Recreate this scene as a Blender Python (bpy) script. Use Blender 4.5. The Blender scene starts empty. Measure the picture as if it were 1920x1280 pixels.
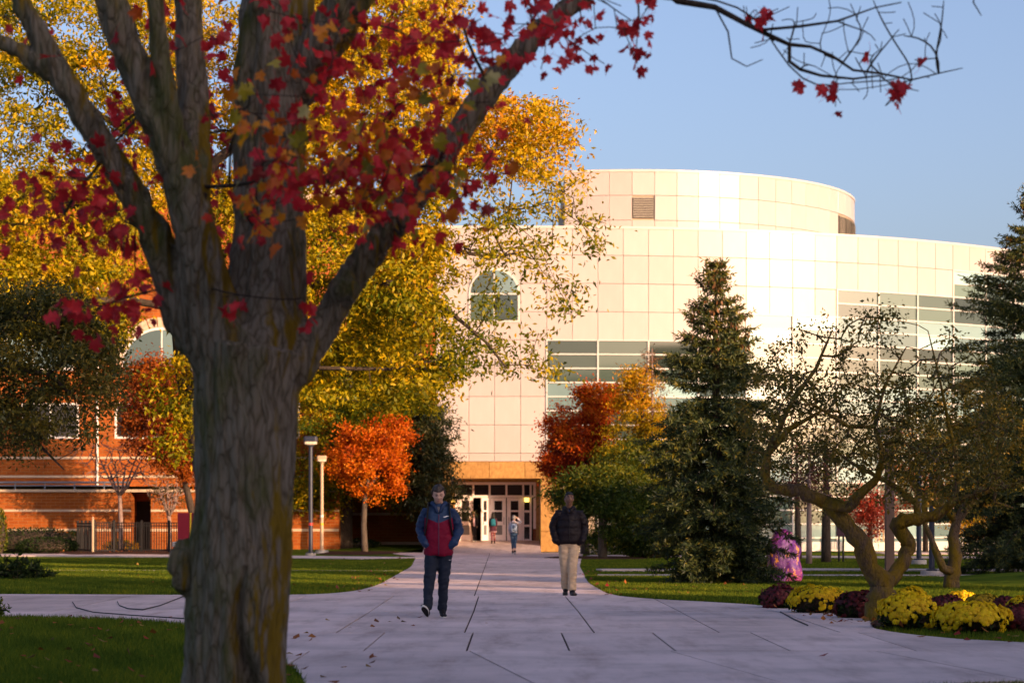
import bpy, bmesh, math, random
import numpy as np
from mathutils import Vector, Matrix, noise

random.seed(11)
rng = np.random.default_rng(11)
SC = bpy.context.scene
COL = SC.collection
PI = math.pi
R = math.radians
F = 4267.0                      # focal length in pixels of the 1920 wide photograph
EYE = 1.28                      # camera height
HORIZON = 981.0                 # row of the horizon


def P(x, y, Y):
    """point at distance Y seen at photograph pixel (x, y)"""
    return Vector(((x - 960.0) / F * Y, Y, EYE - (y - HORIZON) / F * Y))


def GY(y, z=0.0):
    return (EYE - z) * F / (y - HORIZON)


def G(x, y):
    """point on the ground at photograph pixel (x, y)"""
    return P(x, y, GY(y))


# ------------------------------------------------------------------ camera, sky, sun
cam_d = bpy.data.cameras.new('camera')
cam = bpy.data.objects.new('camera', cam_d)
COL.objects.link(cam)
cam.location = (0, 0, EYE)
cam.rotation_euler = (R(90), 0, 0)
cam_d.sensor_width = 36
cam_d.lens = F * 36 / 1920
cam_d.shift_y = (HORIZON - 640) / 1920
cam_d.clip_start = 0.5
cam_d.clip_end = 3000
cam_d.dof.use_dof = True
cam_d.dof.focus_distance = 34.0
cam_d.dof.aperture_fstop = 2.9
SC.camera = cam

SUN_AZ = 137.0                  # clockwise from +Y: low sun behind the camera, to its right
SUN_EL = 10.5
world = bpy.data.worlds.new('World')
SC.world = world
world.use_nodes = True
wn = world.node_tree.nodes
wl = world.node_tree.links
wn.clear()
sky = wn.new('ShaderNodeTexSky')
sky.sky_type = 'NISHITA'
sky.sun_disc = False
sky.sun_elevation = R(SUN_EL)
sky.sun_rotation = R(SUN_AZ)
sky.air_density = 0.8
sky.dust_density = 4.0
sky.ozone_density = 2.0
bg = wn.new('ShaderNodeBackground')
bg.inputs['Strength'].default_value = 0.15
wo = wn.new('ShaderNodeOutputWorld')
tone = wn.new('ShaderNodeMixRGB'); tone.blend_type = 'MULTIPLY'; tone.inputs[0].default_value = 1.0
tone.inputs[2].default_value = (1.0, .87, .90, 1)      # autumn evening air, a little less green
wl.new(sky.outputs[0], tone.inputs[1])
wl.new(tone.outputs[0], bg.inputs[0])
wl.new(bg.outputs[0], wo.inputs[0])

sun_d = bpy.data.lights.new('sun', 'SUN')
sun_d.energy = 3.7
sun_d.angle = R(0.5)
sun_d.color = (1.0, 0.62, 0.34)
sun = bpy.data.objects.new('sun', sun_d)
COL.objects.link(sun)
_sd = Vector((math.sin(R(SUN_AZ)) * math.cos(R(SUN_EL)), math.cos(R(SUN_AZ)) * math.cos(R(SUN_EL)), math.sin(R(SUN_EL))))
sun.rotation_euler = _sd.to_track_quat('Z', 'Y').to_euler()
sun.location = (60, -60, 40)

vs = SC.view_settings
vs.view_transform = 'Standard'
vs.look = 'None'
vs.gamma = 1.0
vs.exposure = 1.12
vs.use_curve_mapping = False
SC.cycles.max_bounces = 6
SC.cycles.transparent_max_bounces = 6


# ------------------------------------------------------------------ helpers
def link(name, me, m=None, parent=None, smooth=False):
    o = bpy.data.objects.new(name, me)
    COL.objects.link(o)
    if m is not None:
        me.materials.clear()
        for q in (m if isinstance(m, (list, tuple)) else [m]):
            me.materials.append(q)
    if parent is not None:
        o.parent = parent
    if smooth:
        me.polygons.foreach_set('use_smooth', np.ones(len(me.polygons), dtype=bool))
    return o


def tag(o, label=None, cat=None, group=None, kind=None):
    if label: o['label'] = label
    if cat: o['category'] = cat
    if group: o['group'] = group
    if kind: o['kind'] = kind
    return o


def thing(name, label, cat, loc=(0, 0, 0), rz=0.0, group=None, scale=1.0):
    o = bpy.data.objects.new(name, None)
    COL.objects.link(o)
    o.empty_display_size = 0.2
    o.location = loc
    o.rotation_euler = (0, 0, rz)
    o.scale = (scale,) * 3
    return tag(o, label, cat, group)


def inst(name, me, parent=None, loc=(0, 0, 0), rot=(0, 0, 0), sc=(1, 1, 1)):
    o = bpy.data.objects.new(name, me)
    COL.objects.link(o)
    if parent is not None:
        o.parent = parent
    o.location = loc
    o.rotation_euler = rot
    o.scale = sc
    return o


class MB:
    """collects vertices and faces for ONE mesh"""
    def __init__(s):
        s.v = []; s.f = []; s.mi = []

    def add(s, vs_, fs, mi=0):
        b = len(s.v)
        s.v.extend([tuple(q) for q in vs_])
        for f in fs:
            s.f.append(tuple(b + i for i in f)); s.mi.append(mi)

    def box(s, x0, x1, y0, y1, z0, z1, mi=0):
        s.add([(x0, y0, z0), (x1, y0, z0), (x1, y1, z0), (x0, y1, z0), (x0, y0, z1), (x1, y0, z1), (x1, y1, z1), (x0, y1, z1)],
              [(0, 3, 2, 1), (4, 5, 6, 7), (0, 1, 5, 4), (1, 2, 6, 5), (2, 3, 7, 6), (3, 0, 4, 7)], mi)

    def bevbox(s, x0, x1, y0, y1, z0, z1, b=.02, mi=0):
        """box whose front (low y) edges are chamfered"""
        s.add([(x0, y1, z0), (x1, y1, z0), (x1, y1, z1), (x0, y1, z1),
               (x0, y0 + b, z0), (x1, y0 + b, z0), (x1, y0 + b, z1), (x0, y0 + b, z1),
               (x0 + b, y0, z0 + b), (x1 - b, y0, z0 + b), (x1 - b, y0, z1 - b), (x0 + b, y0, z1 - b)],
              [(0, 1, 2, 3)[::-1], (4, 5, 1, 0)[::-1], (5, 6, 2, 1)[::-1], (6, 7, 3, 2)[::-1], (7, 4, 0, 3)[::-1],
               (8, 9, 5, 4)[::-1], (9, 10, 6, 5)[::-1], (10, 11, 7, 6)[::-1], (11, 8, 4, 7)[::-1], (8, 9, 10, 11)], mi)

    def tube(s, path, radii, n=8, cap=True, mi=0, flat=None):
        path = [Vector(p) for p in path]
        m = len(path)
        if not isinstance(radii, (list, tuple, np.ndarray)):
            radii = [radii] * m
        base = len(s.v)
        up = None
        for i in range(m):
            a = path[max(i - 1, 0)]; c = path[min(i + 1, m - 1)]
            d = c - a
            d = d.normalized() if d.length > 1e-9 else Vector((0, 0, 1))
            if up is None:
                up = Vector((0, 1, 0)) if abs(d.y) < .8 else Vector((1, 0, 0))
            sx = d.cross(up)
            if sx.length < 1e-6:
                sx = d.orthogonal()
            sx.normalize()
            sy = sx.cross(d).normalized()
            up = sy
            r = radii[i]
            for k in range(n):
                t = 2 * PI * k / n
                q = path[i] + sx * (math.cos(t) * r) + sy * (math.sin(t) * r * (flat if flat else 1))
                s.v.append((q.x, q.y, q.z))
        for i in range(m - 1):
            for k in range(n):
                k2 = (k + 1) % n
                s.f.append((base + i * n + k, base + i * n + k2, base + (i + 1) * n + k2, base + (i + 1) * n + k)); s.mi.append(mi)
        if cap:
            s.f.append(tuple(base + k for k in range(n))[::-1]); s.mi.append(mi)
            s.f.append(tuple(base + (m - 1) * n + k for k in range(n))); s.mi.append(mi)

    def loft(s, rings, n=20, mi=0, power=2.0, cap=True):
        """rings: (cx, cy, z, rx, ry) horizontal superellipses from bottom to top"""
        base = len(s.v)
        for (cx, cy, z, rx, ry) in rings:
            for k in range(n):
                t = 2 * PI * k / n
                ct, st = math.cos(t), math.sin(t)
                s.v.append((cx + rx * math.copysign(abs(ct) ** (2 / power), ct), cy + ry * math.copysign(abs(st) ** (2 / power), st), z))
        m = len(rings)
        for i in range(m - 1):
            for k in range(n):
                k2 = (k + 1) % n
                s.f.append((base + i * n + k, base + i * n + k2, base + (i + 1) * n + k2, base + (i + 1) * n + k)); s.mi.append(mi)
        if cap:
            s.f.append(tuple(base + k for k in range(n))[::-1]); s.mi.append(mi)
            s.f.append(tuple(base + (m - 1) * n + k for k in range(n))); s.mi.append(mi)

    def ball(s, c, r, nu=12, nv=8, mi=0):
        rx, ry, rz = r if isinstance(r, (tuple, list)) else (r, r, r)
        rings = []
        for j in range(nv + 1):
            t = -PI / 2 + PI * j / nv
            q = max(math.cos(t), 1e-3)
            rings.append((c[0], c[1], c[2] + rz * math.sin(t), rx * q, ry * q))
        s.loft(rings, nu, mi)

    def prism(s, pts, y0, y1, mi=0):
        """outline in x, z (counter clockwise seen from -y), front at y0"""
        n = len(pts)
        s.add([(x, y0, z) for x, z in pts] + [(x, y1, z) for x, z in pts],
              [tuple(range(n)), tuple(range(2 * n - 1, n - 1, -1))] + [(i, i + n, (i + 1) % n + n, (i + 1) % n) for i in range(n)], mi)

    def slab(s, pts, z0, z1, mi=0):
        n = len(pts)
        s.add([(x, y, z1) for x, y in pts] + [(x, y, z0) for x, y in pts],
              [tuple(range(n))] + [(i, i + n, (i + 1) % n + n, (i + 1) % n) for i in range(n)], mi)

    def mesh(s, name='mesh'):
        me = bpy.data.meshes.new(name)
        me.from_pydata(s.v, [], s.f)
        if any(s.mi):
            me.polygons.foreach_set('material_index', np.array(s.mi, dtype=np.int32))
        me.update()
        return me

    def obj(s, name, m, parent=None, smooth=False):
        return link(name, s.mesh(name), m, parent, smooth)


def np_mesh(name, V, Q, tint=None):
    """mesh from numpy: V (n,3); Q (k,m) faces all with m corners; tint per face"""
    V = np.ascontiguousarray(V, dtype=np.float32); Q = np.ascontiguousarray(Q, dtype=np.int32)
    me = bpy.data.meshes.new(name)
    me.vertices.add(len(V))
    me.vertices.foreach_set('co', V.ravel())
    k, m = Q.shape
    me.loops.add(k * m)
    me.loops.foreach_set('vertex_index', Q.ravel())
    me.polygons.add(k)
    me.polygons.foreach_set('loop_start', np.arange(0, k * m, m, dtype=np.int32))
    if tint is not None:
        a = me.attributes.new('tint', 'FLOAT', 'FACE')
        a.data.foreach_set('value', np.ascontiguousarray(tint, dtype=np.float32))
    me.update(calc_edges=True)
    return me


def remesh(o, voxel, smooth=4, keep_mats=True):
    """voxel remesh in place, so that overlapping limbs become one skin"""
    md = o.modifiers.new('r', 'REMESH'); md.mode = 'VOXEL'; md.voxel_size = voxel; md.use_smooth_shade = True
    if smooth:
        sm = o.modifiers.new('s', 'SMOOTH'); sm.iterations = smooth; sm.factor = .5
    dg = bpy.context.evaluated_depsgraph_get()
    me = bpy.data.meshes.new_from_object(o.evaluated_get(dg))
    mats = list(o.data.materials)
    o.modifiers.clear()
    old = o.data
    o.data = me
    me.materials.clear()
    for q in mats: me.materials.append(q)
    bpy.data.meshes.remove(old)
    return o


def subsurf(o, lv=1):
    md = o.modifiers.new('sub', 'SUBSURF'); md.levels = lv; md.render_levels = lv
    return o


def wrinkle(o, amp, scale, seed=0, squash=(1, 1, 1)):
    for v in o.data.vertices:
        c = v.co
        n_ = noise.noise(Vector((c.x * scale * squash[0] + seed, c.y * scale * squash[1], c.z * scale * squash[2])))
        v.co += v.normal * (n_ * amp)
    o.data.update()


# ------------------------------------------------------------------ materials
def nodes_of(name):
    m = bpy.data.materials.new(name)
    m.use_nodes = True
    nt = m.node_tree
    b = nt.nodes['Principled BSDF']
    return m, nt, b


def ramp(nt, stops, interp='LINEAR'):
    r = nt.nodes.new('ShaderNodeValToRGB')
    r.color_ramp.interpolation = interp
    e = r.color_ramp.elements
    while len(e) > 1: e.remove(e[0])
    e[0].position, e[0].color = stops[0][0], (*stops[0][1], 1)
    for p, c in stops[1:]:
        q = e.new(p); q.color = (*c, 1)
    return r


def coords(nt, scale=(1, 1, 1), src='Object', rot=(0, 0, 0)):
    t = nt.nodes.new('ShaderNodeTexCoord')
    mp = nt.nodes.new('ShaderNodeMapping')
    mp.inputs['Scale'].default_value = scale
    mp.inputs['Rotation'].default_value = rot
    nt.links.new(t.outputs[src], mp.inputs[0])
    return mp.outputs[0]


def noise_tex(nt, vec, scale, detail=5, rough=.6):
    n = nt.nodes.new('ShaderNodeTexNoise')
    n.inputs['Scale'].default_value = scale
    n.inputs['Detail'].default_value = detail
    n.inputs['Roughness'].default_value = rough
    nt.links.new(vec, n.inputs['Vector'])
    return n.outputs['Fac']


def mat(name, stops, scale=4.0, rough=.7, bump=0.0, bscale=None, metal=0.0, spec=.4, stretch=(1, 1, 1), detail=6, src='Object', rnd=0.0, coat=0.0):
    """noise driven colour between the stops, with optional bump and per-object brightness variation"""
    m, nt, b = nodes_of(name)
    if not isinstance(stops[0], (list, tuple)):
        stops = [stops]
    vec = coords(nt, stretch, src)
    if len(stops) == 1 and not rnd:
        b.inputs['Base Color'].default_value = (*stops[0], 1)
    else:
        f = noise_tex(nt, vec, scale, detail)
        k = len(stops)
        st = [(.3 + .4 * i / max(k - 1, 1), c) for i, c in enumerate(stops)]
        rp = ramp(nt, st)
        nt.links.new(f, rp.inputs[0])
        out = rp.outputs[0]
        if rnd:
            oi = nt.nodes.new('ShaderNodeObjectInfo')
            mr = nt.nodes.new('ShaderNodeMapRange')
            mr.inputs['To Min'].default_value = 1 - rnd; mr.inputs['To Max'].default_value = 1 + rnd
            nt.links.new(oi.outputs['Random'], mr.inputs[0])
            hs = nt.nodes.new('ShaderNodeHueSaturation')
            nt.links.new(mr.outputs[0], hs.inputs['Value'])
            nt.links.new(out, hs.inputs['Color'])
            out = hs.outputs[0]
        nt.links.new(out, b.inputs['Base Color'])
    b.inputs['Roughness'].default_value = rough
    b.inputs['Metallic'].default_value = metal
    b.inputs['Specular IOR Level'].default_value = spec
    if coat:
        b.inputs['Coat Weight'].default_value = coat
    if bump:
        bn = nt.nodes.new('ShaderNodeBump')
        bn.inputs['Strength'].default_value = 1.0
        bn.inputs['Distance'].default_value = bump
        nt.links.new(noise_tex(nt, vec, bscale or scale * 3, 8, .65), bn.inputs['Height'])
        nt.links.new(bn.outputs[0], b.inputs['Normal'])
    return m


def leafmat(name, cols, trans=.35, src='attr', rough=.55, gloss=.08, vary=.0):
    """foliage: colour from the leaf's own tint, some light through the blade"""
    m = bpy.data.materials.new(name)
    m.use_nodes = True
    nt = m.node_tree
    nt.nodes.clear()
    out = nt.nodes.new('ShaderNodeOutputMaterial')
    if src == 'attr':
        a = nt.nodes.new('ShaderNodeAttribute'); a.attribute_name = 'tint'; fac = a.outputs['Fac']
    else:
        a = nt.nodes.new('ShaderNodeObjectInfo'); fac = a.outputs['Random']
    k = len(cols)
    rp = ramp(nt, [(i / max(k - 1, 1), c) for i, c in enumerate(cols)])
    nt.links.new(fac, rp.inputs[0])
    d = nt.nodes.new('ShaderNodeBsdfDiffuse')
    t = nt.nodes.new('ShaderNodeBsdfTranslucent')
    g = nt.nodes.new('ShaderNodeBsdfGlossy'); g.inputs['Roughness'].default_value = rough
    g.inputs['Color'].default_value = (.8, .8, .8, 1)
    nt.links.new(rp.outputs[0], d.inputs[0]); nt.links.new(rp.outputs[0], t.inputs[0])
    m1 = nt.nodes.new('ShaderNodeMixShader'); m1.inputs[0].default_value = trans
    nt.links.new(d.outputs[0], m1.inputs[1]); nt.links.new(t.outputs[0], m1.inputs[2])
    m2 = nt.nodes.new('ShaderNodeMixShader'); m2.inputs[0].default_value = gloss
    nt.links.new(m1.outputs[0], m2.inputs[1]); nt.links.new(g.outputs[0], m2.inputs[2])
    nt.links.new(m2.outputs[0], out.inputs[0])
    return m


def brickmat(name, c1, c2, mortar, axis='xz'):
    m, nt, b = nodes_of(name)
    t = nt.nodes.new('ShaderNodeTexCoord')
    sp = nt.nodes.new('ShaderNodeSeparateXYZ'); cb = nt.nodes.new('ShaderNodeCombineXYZ')
    nt.links.new(t.outputs['Object'], sp.inputs[0])
    nt.links.new(sp.outputs['X' if axis == 'xz' else 'Y'], cb.inputs[0]); nt.links.new(sp.outputs['Z'], cb.inputs[1])
    br = nt.nodes.new('ShaderNodeTexBrick')
    br.inputs['Scale'].default_value = 1.0
    br.inputs['Brick Width'].default_value = .42; br.inputs['Row Height'].default_value = .14
    br.inputs['Mortar Size'].default_value = .010
    br.inputs['Color1'].default_value = (*c1, 1); br.inputs['Color2'].default_value = (*c2, 1); br.inputs['Mortar'].default_value = (*mortar, 1)
    nt.links.new(cb.outputs[0], br.inputs['Vector'])
    n_ = noise_tex(nt, t.outputs['Object'], .9, 5)
    mx = nt.nodes.new('ShaderNodeMixRGB'); mx.blend_type = 'MULTIPLY'; mx.inputs[0].default_value = .55
    rp = ramp(nt, [(.3, (.62, .6, .6)), (.7, (1.1, 1.08, 1.05))])
    nt.links.new(n_, rp.inputs[0])
    nt.links.new(br.outputs['Color'], mx.inputs[1]); nt.links.new(rp.outputs[0], mx.inputs[2])
    nt.links.new(mx.outputs[0], b.inputs['Base Color'])
    b.inputs['Roughness'].default_value = .85; b.inputs['Specular IOR Level'].default_value = .2
    bn = nt.nodes.new('ShaderNodeBump'); bn.inputs['Distance'].default_value = .012; bn.invert = True
    nt.links.new(br.outputs['Fac'], bn.inputs['Height']); nt.links.new(bn.outputs[0], b.inputs['Normal'])
    return m


def concrete(name, base, joint_noise=1.0):
    m, nt, b = nodes_of(name)
    vec = coords(nt)
    oi = nt.nodes.new('ShaderNodeObjectInfo')
    big = noise_tex(nt, vec, .55, 6, .6)
    st = coords(nt, (1.6, .25, 1))
    mid = noise_tex(nt, st, 1.4, 8, .7)
    fine = noise_tex(nt, vec, 90, 3, .7)
    sp_ = nt.nodes.new('ShaderNodeTexVoronoi'); sp_.inputs['Scale'].default_value = 2.3
    nt.links.new(vec, sp_.inputs['Vector'])
    c = Vector(base)
    r1 = ramp(nt, [(.3, tuple(c * .70)), (.5, tuple(c)), (.72, tuple(c * 1.18))])
    nt.links.new(big, r1.inputs[0])
    r2 = ramp(nt, [(.30, (.62, .57, .54)), (.5, (1, 1, 1)), (.75, (1.12, 1.12, 1.12))])
    nt.links.new(mid, r2.inputs[0])
    r3 = ramp(nt, [(.25, (.8, .8, .8)), (.5, (1, 1, 1)), (.8, (1.12, 1.12, 1.12))])
    nt.links.new(fine, r3.inputs[0])
    r4 = ramp(nt, [(0.0, (.45, .42, .4)), (.035, (.7, .68, .66)), (.07, (1, 1, 1))])
    nt.links.new(sp_.outputs['Distance'], r4.inputs[0])
    out = r1.outputs[0]
    for r_, fac in ((r2, .8), (r3, .8), (r4, .55)):
        mx = nt.nodes.new('ShaderNodeMixRGB'); mx.blend_type = 'MULTIPLY'; mx.inputs[0].default_value = fac
        nt.links.new(out, mx.inputs[1]); nt.links.new(r_.outputs[0], mx.inputs[2]); out = mx.outputs[0]
    hs = nt.nodes.new('ShaderNodeHueSaturation')
    mr = nt.nodes.new('ShaderNodeMapRange'); mr.inputs['To Min'].default_value = .86; mr.inputs['To Max'].default_value = 1.1
    nt.links.new(oi.outputs['Random'], mr.inputs[0]); nt.links.new(mr.outputs[0], hs.inputs['Value'])
    nt.links.new(out, hs.inputs['Color']); nt.links.new(hs.outputs[0], b.inputs['Base Color'])
    b.inputs['Roughness'].default_value = .8; b.inputs['Specular IOR Level'].default_value = .3
    bn = nt.nodes.new('ShaderNodeBump'); bn.inputs['Distance'].default_value = .004
    nt.links.new(fine, bn.inputs['Height']); nt.links.new(bn.outputs[0], b.inputs['Normal'])
    return m


def barkmat(name, cols, vscale=9.0, stretch=(1, 1, .16), bump=.03, moss=None, mossdir=None):
    m, nt, b = nodes_of(name)
    vec = coords(nt, stretch)
    # wobble the furrows
    wv = noise_tex(nt, coords(nt, (1, 1, .5)), 3.0, 3)
    add = nt.nodes.new('ShaderNodeVectorMath'); add.operation = 'MULTIPLY_ADD'
    add.inputs[1].default_value = (.25, .25, .25)
    cmb = nt.nodes.new('ShaderNodeCombineXYZ')
    nt.links.new(wv, cmb.inputs[0]); nt.links.new(wv, cmb.inputs[1])
    nt.links.new(cmb.outputs[0], add.inputs[0]); nt.links.new(vec, add.inputs[2])
    v = nt.nodes.new('ShaderNodeTexVoronoi'); v.feature = 'DISTANCE_TO_EDGE'; v.inputs['Scale'].default_value = vscale
    nt.links.new(add.outputs[0], v.inputs['Vector'])
    n1 = noise_tex(nt, vec, vscale * 1.5, 9, .7)
    hm = nt.nodes.new('ShaderNodeMath'); hm.operation = 'MULTIPLY_ADD'; hm.inputs[1].default_value = .34
    rr = ramp(nt, [(0, (.15, .15, .15)), (.10, (.7, .7, .7)), (.35, (1, 1, 1))])
    nt.links.new(v.outputs['Distance'], rr.inputs[0])
    nt.links.new(rr.outputs[0], hm.inputs[0])
    sc_ = nt.nodes.new('ShaderNodeMath'); sc_.operation = 'MULTIPLY'; sc_.inputs[1].default_value = .95
    nt.links.new(n1, sc_.inputs[0]); nt.links.new(sc_.outputs[0], hm.inputs[2])
    k = len(cols)
    rp = ramp(nt, [(.15 + .65 * i / max(k - 1, 1), c) for i, c in enumerate(cols)])
    nt.links.new(hm.outputs[0], rp.inputs[0])
    out = rp.outputs[0]
    if moss:
        for (mc, lo, hi, mscale, off, side) in moss:
            mp = nt.nodes.new('ShaderNodeMapping'); mp.inputs['Location'].default_value = (off, off, off)
            nt.links.new(coords(nt, (1, 1, .45)), mp.inputs[0])
            mn = noise_tex(nt, mp.outputs[0], mscale, 7, .7)
            if side is not None:
                gm = nt.nodes.new('ShaderNodeNewGeometry')
                dt = nt.nodes.new('ShaderNodeVectorMath'); dt.operation = 'DOT_PRODUCT'
                dt.inputs[1].default_value = side
                nt.links.new(gm.outputs['Normal'], dt.inputs[0])
                ad = nt.nodes.new('ShaderNodeMath'); ad.operation = 'MULTIPLY_ADD'; ad.inputs[1].default_value = .22
                nt.links.new(dt.outputs['Value'], ad.inputs[0]); nt.links.new(mn, ad.inputs[2])
                mn = ad.outputs[0]
            mr = ramp(nt, [(lo, (0, 0, 0)), (hi, (1, 1, 1))])
            nt.links.new(mn, mr.inputs[0])
            mx = nt.nodes.new('ShaderNodeMixRGB')
            nt.links.new(mr.outputs[0], mx.inputs[0]); nt.links.new(out, mx.inputs[1])
            rm = ramp(nt, [(.2, tuple(Vector(mc) * .35)), (.7, mc)])
            nt.links.new(hm.outputs[0], rm.inputs[0])
            nt.links.new(rm.outputs[0], mx.inputs[2])
            out = mx.outputs[0]
    nt.links.new(out, b.inputs['Base Color'])
    b.inputs['Roughness'].default_value = .9; b.inputs['Specular IOR Level'].default_value = .15
    bn = nt.nodes.new('ShaderNodeBump'); bn.inputs['Distance'].default_value = bump
    nt.links.new(hm.outputs[0], bn.inputs['Height']); nt.links.new(bn.outputs[0], b.inputs['Normal'])
    return m


def glassmat(name, tint, rough=.04, metal=0.0, spec=.9):
    m, nt, b = nodes_of(name)
    oi = nt.nodes.new('ShaderNodeObjectInfo')
    c = Vector(tint)
    rp = ramp(nt, [(0, tuple(c * .4)), (.5, tuple(c)), (.8, tuple(c * 1.4)), (1, tuple(c * 2.3))])
    nt.links.new(oi.outputs['Random'], rp.inputs[0])
    nt.links.new(rp.outputs[0], b.inputs['Base Color'])
    b.inputs['Roughness'].default_value = rough
    b.inputs['Specular IOR Level'].default_value = spec
    b.inputs['Metallic'].default_value = metal
    return m
# ------------------------------------------------------------------ shared materials
M = {}
M['lawn'] = mat('lawn', [(.042, .070, .012), (.080, .125, .017), (.14, .175, .02)], scale=1.3, rough=1.0, bump=.03, bscale=60, spec=.0)
M['soil'] = mat('soil', [(.035, .027, .022), (.075, .055, .042)], scale=6, rough=.95, bump=.02, bscale=40, spec=.1)
M['mulch'] = mat('mulch', [(.028, .014, .010), (.09, .045, .03)], scale=14, rough=.95, bump=.03, bscale=50, spec=.1)
M['slab'] = concrete('concrete_slab', (.61, .475, .455))
M['walk'] = concrete('sidewalk_concrete', (.57, .46, .44))
M['panel'] = mat('pale_metal_panel', [(.425, .365, .348), (.445, .385, .366), (.472, .405, .388)], scale=1.1, rough=.30, spec=.28, stretch=(2.2, 2.2, .5), rnd=.055)
M['shell'] = mat('joint_backing', [(.40, .32, .24)], rough=.9)
M['cap'] = mat('parapet_cap', [(.52, .48, .44)], rough=.4)
M['vision'] = glassmat('vision_glass', (.055, .082, .068), .04)
M['spandrel'] = glassmat('spandrel_glass', (.135, .205, .21), .08, spec=.8)
M['mullion'] = mat('white_mullion', [(.52, .50, .47)], rough=.4)
M['granite'] = mat('brown_granite', [(.24, .115, .028), (.36, .185, .045), (.43, .24, .07)], scale=7, rough=.5, spec=.5, detail=12, rnd=.1, stretch=(1, 1, .7))
M['doorframe'] = mat('door_paint', [(.80, .72, .72), (.86, .78, .78)], scale=2, rough=.45)
M['darkglass'] = glassmat('door_glass', (.022, .02, .022), .05)
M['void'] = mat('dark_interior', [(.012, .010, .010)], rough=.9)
M['brick'] = brickmat('orange_brick', (.36, .098, .015), (.29, .068, .010), (.36, .17, .06))
M['brickdark'] = brickmat('red_brown_brick', (.25, .085, .045), (.20, .06, .03), (.24, .13, .09))
M['limestone'] = mat('pale_stone_band', [(.52, .38, .26), (.58, .44, .31)], scale=3, rough=.8)
M['winframe'] = mat('white_window_frame', [(.72, .68, .64)], rough=.5)
M['railmetal'] = mat('blue_grey_metal', [(.17, .20, .26)], rough=.45, metal=.3)
M['louvre'] = mat('louvre_metal', [(.50, .44, .36)], rough=.5)
M['navy'] = mat('dark_blue_paint', [(.018, .024, .045), (.025, .032, .06)], scale=6, rough=.45)
M['tanpaint'] = mat('tan_paint', [(.42, .30, .19), (.48, .35, .23)], scale=3, rough=.55)
M['brownpole'] = mat('weathered_brown_pole', [(.10, .06, .045), (.17, .105, .08)], scale=5, rough=.7, stretch=(1, 1, .1))
M['blackmetal'] = mat('black_metal', [(.010, .010, .012), (.018, .017, .018)], scale=8, rough=.7, spec=.2)
M['lens'] = mat('lamp_lens', [(.62, .55, .42)], rough=.25)
M['footing'] = concrete('footing_concrete', (.38, .35, .33))
M['maroon'] = mat('maroon_sign_face', [(.22, .004, .018), (.25, .006, .022)], scale=2, rough=.5)
M['gold'] = mat('gold_sign_edge', [(.70, .42, .02)], rough=.5)
M['palestone'] = mat('pale_cut_stone', [(.30, .27, .24), (.50, .46, .42)], scale=4, rough=.85, bump=.02, rnd=.2)


# ------------------------------------------------------------------ ground and paths
g = MB(); g.slab([(-900, -60), (900, -60), (900, 1500), (-900, 1500)], -.4, 0)
tag(g.obj('ground', M['lawn']), 'flat green lawn spreading under the trees', kind='structure')


def clip(poly, a, b):
    """keep the part of poly left of the line a -> b"""
    out = []
    n = len(poly)
    def side(p): return (b[0] - a[0]) * (p[1] - a[1]) - (b[1] - a[1]) * (p[0] - a[0])
    for i in range(n):
        p, q = poly[i], poly[(i + 1) % n]
        sp, sq = side(p), side(q)
        if sp >= 0: out.append(p)
        if sp * sq < 0:
            t = sp / (sp - sq)
            out.append((p[0] + (q[0] - p[0]) * t, p[1] + (q[1] - p[1]) * t))
    return out


def clip_cell(poly, cell):
    for i in range(len(cell)):
        poly = clip(poly, cell[i], cell[(i + 1) % len(cell)])
        if len(poly) < 3: return None
    # drop repeated points
    q = [p for i, p in enumerate(poly) if (abs(p[0] - poly[i - 1][0]) + abs(p[1] - poly[i - 1][1])) > 1e-4]
    if len(q) < 3: return None
    ar = sum(q[i - 1][0] * q[i][1] - q[i][0] * q[i - 1][1] for i in range(len(q))) / 2
    return q if ar > .02 else None


def arc_smooth(pts, it=2):
    """round the corners of a closed outline a little"""
    for _ in range(it):
        o = []
        for i in range(len(pts)):
            p, q = pts[i], pts[(i + 1) % len(pts)]
            L = math.hypot(q[0] - p[0], q[1] - p[1])
            t = min(.25, 1.2 / max(L, 1e-3))
            o += [(p[0] + (q[0] - p[0]) * t, p[1] + (q[1] - p[1]) * t), (q[0] - (q[0] - p[0]) * t, q[1] - (q[1] - p[1]) * t)]
        pts = o
    return pts


PLAZA = arc_smooth([(-1.1, 9), (2.4, 9), (2.65, 16.5), (3.4, 18.4), (8, 18.7), (34, 19.0), (34, 22.2), (12, 22.9), (5.3, 23.6), (4.15, 27.0), (4.85, 29.7),
          (3.95, 35.4), (1.75, 38.9), (1.62, 47.9), (2.0, 67.4), (2.5, 82), (3.0, 96), (3.0, 99.4), (-5.2, 99.4), (-5.0, 95), (-3.7, 88), (-2.95, 66.6), (-2.75, 46.5),
          (-2.95, 41.6), (-3.9, 39.9), (-9.1, 40.8), (-34, 41.5), (-34, 31.0), (-7.1, 31.5), (-4.25, 29.7), (-2.0, 20.7), (-1.55, 17.5)])
path = MB(); path.slab(PLAZA, -.05, .004)
path_o = tag(path.obj('path', M['soil']), 'pale concrete walk leading to the entrance', kind='structure')


def slab_cell(cell):
    q = clip_cell(PLAZA, cell)
    if q:
        b = MB(); b.slab(q, .003, .022 + random.uniform(-.002, .002))
        b.obj('slab', M['slab'], path_o)


gx, gy = .011, .005
def row(y0, y1, xs0, xs1):
    for i in range(len(xs0) - 1):
        slab_cell([(xs0[i] + gx, y0 + gy), (xs0[i + 1] - gx, y0 + gy), (xs1[i + 1] - gx, y1 - gy), (xs1[i] + gx, y1 - gy)])


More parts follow.
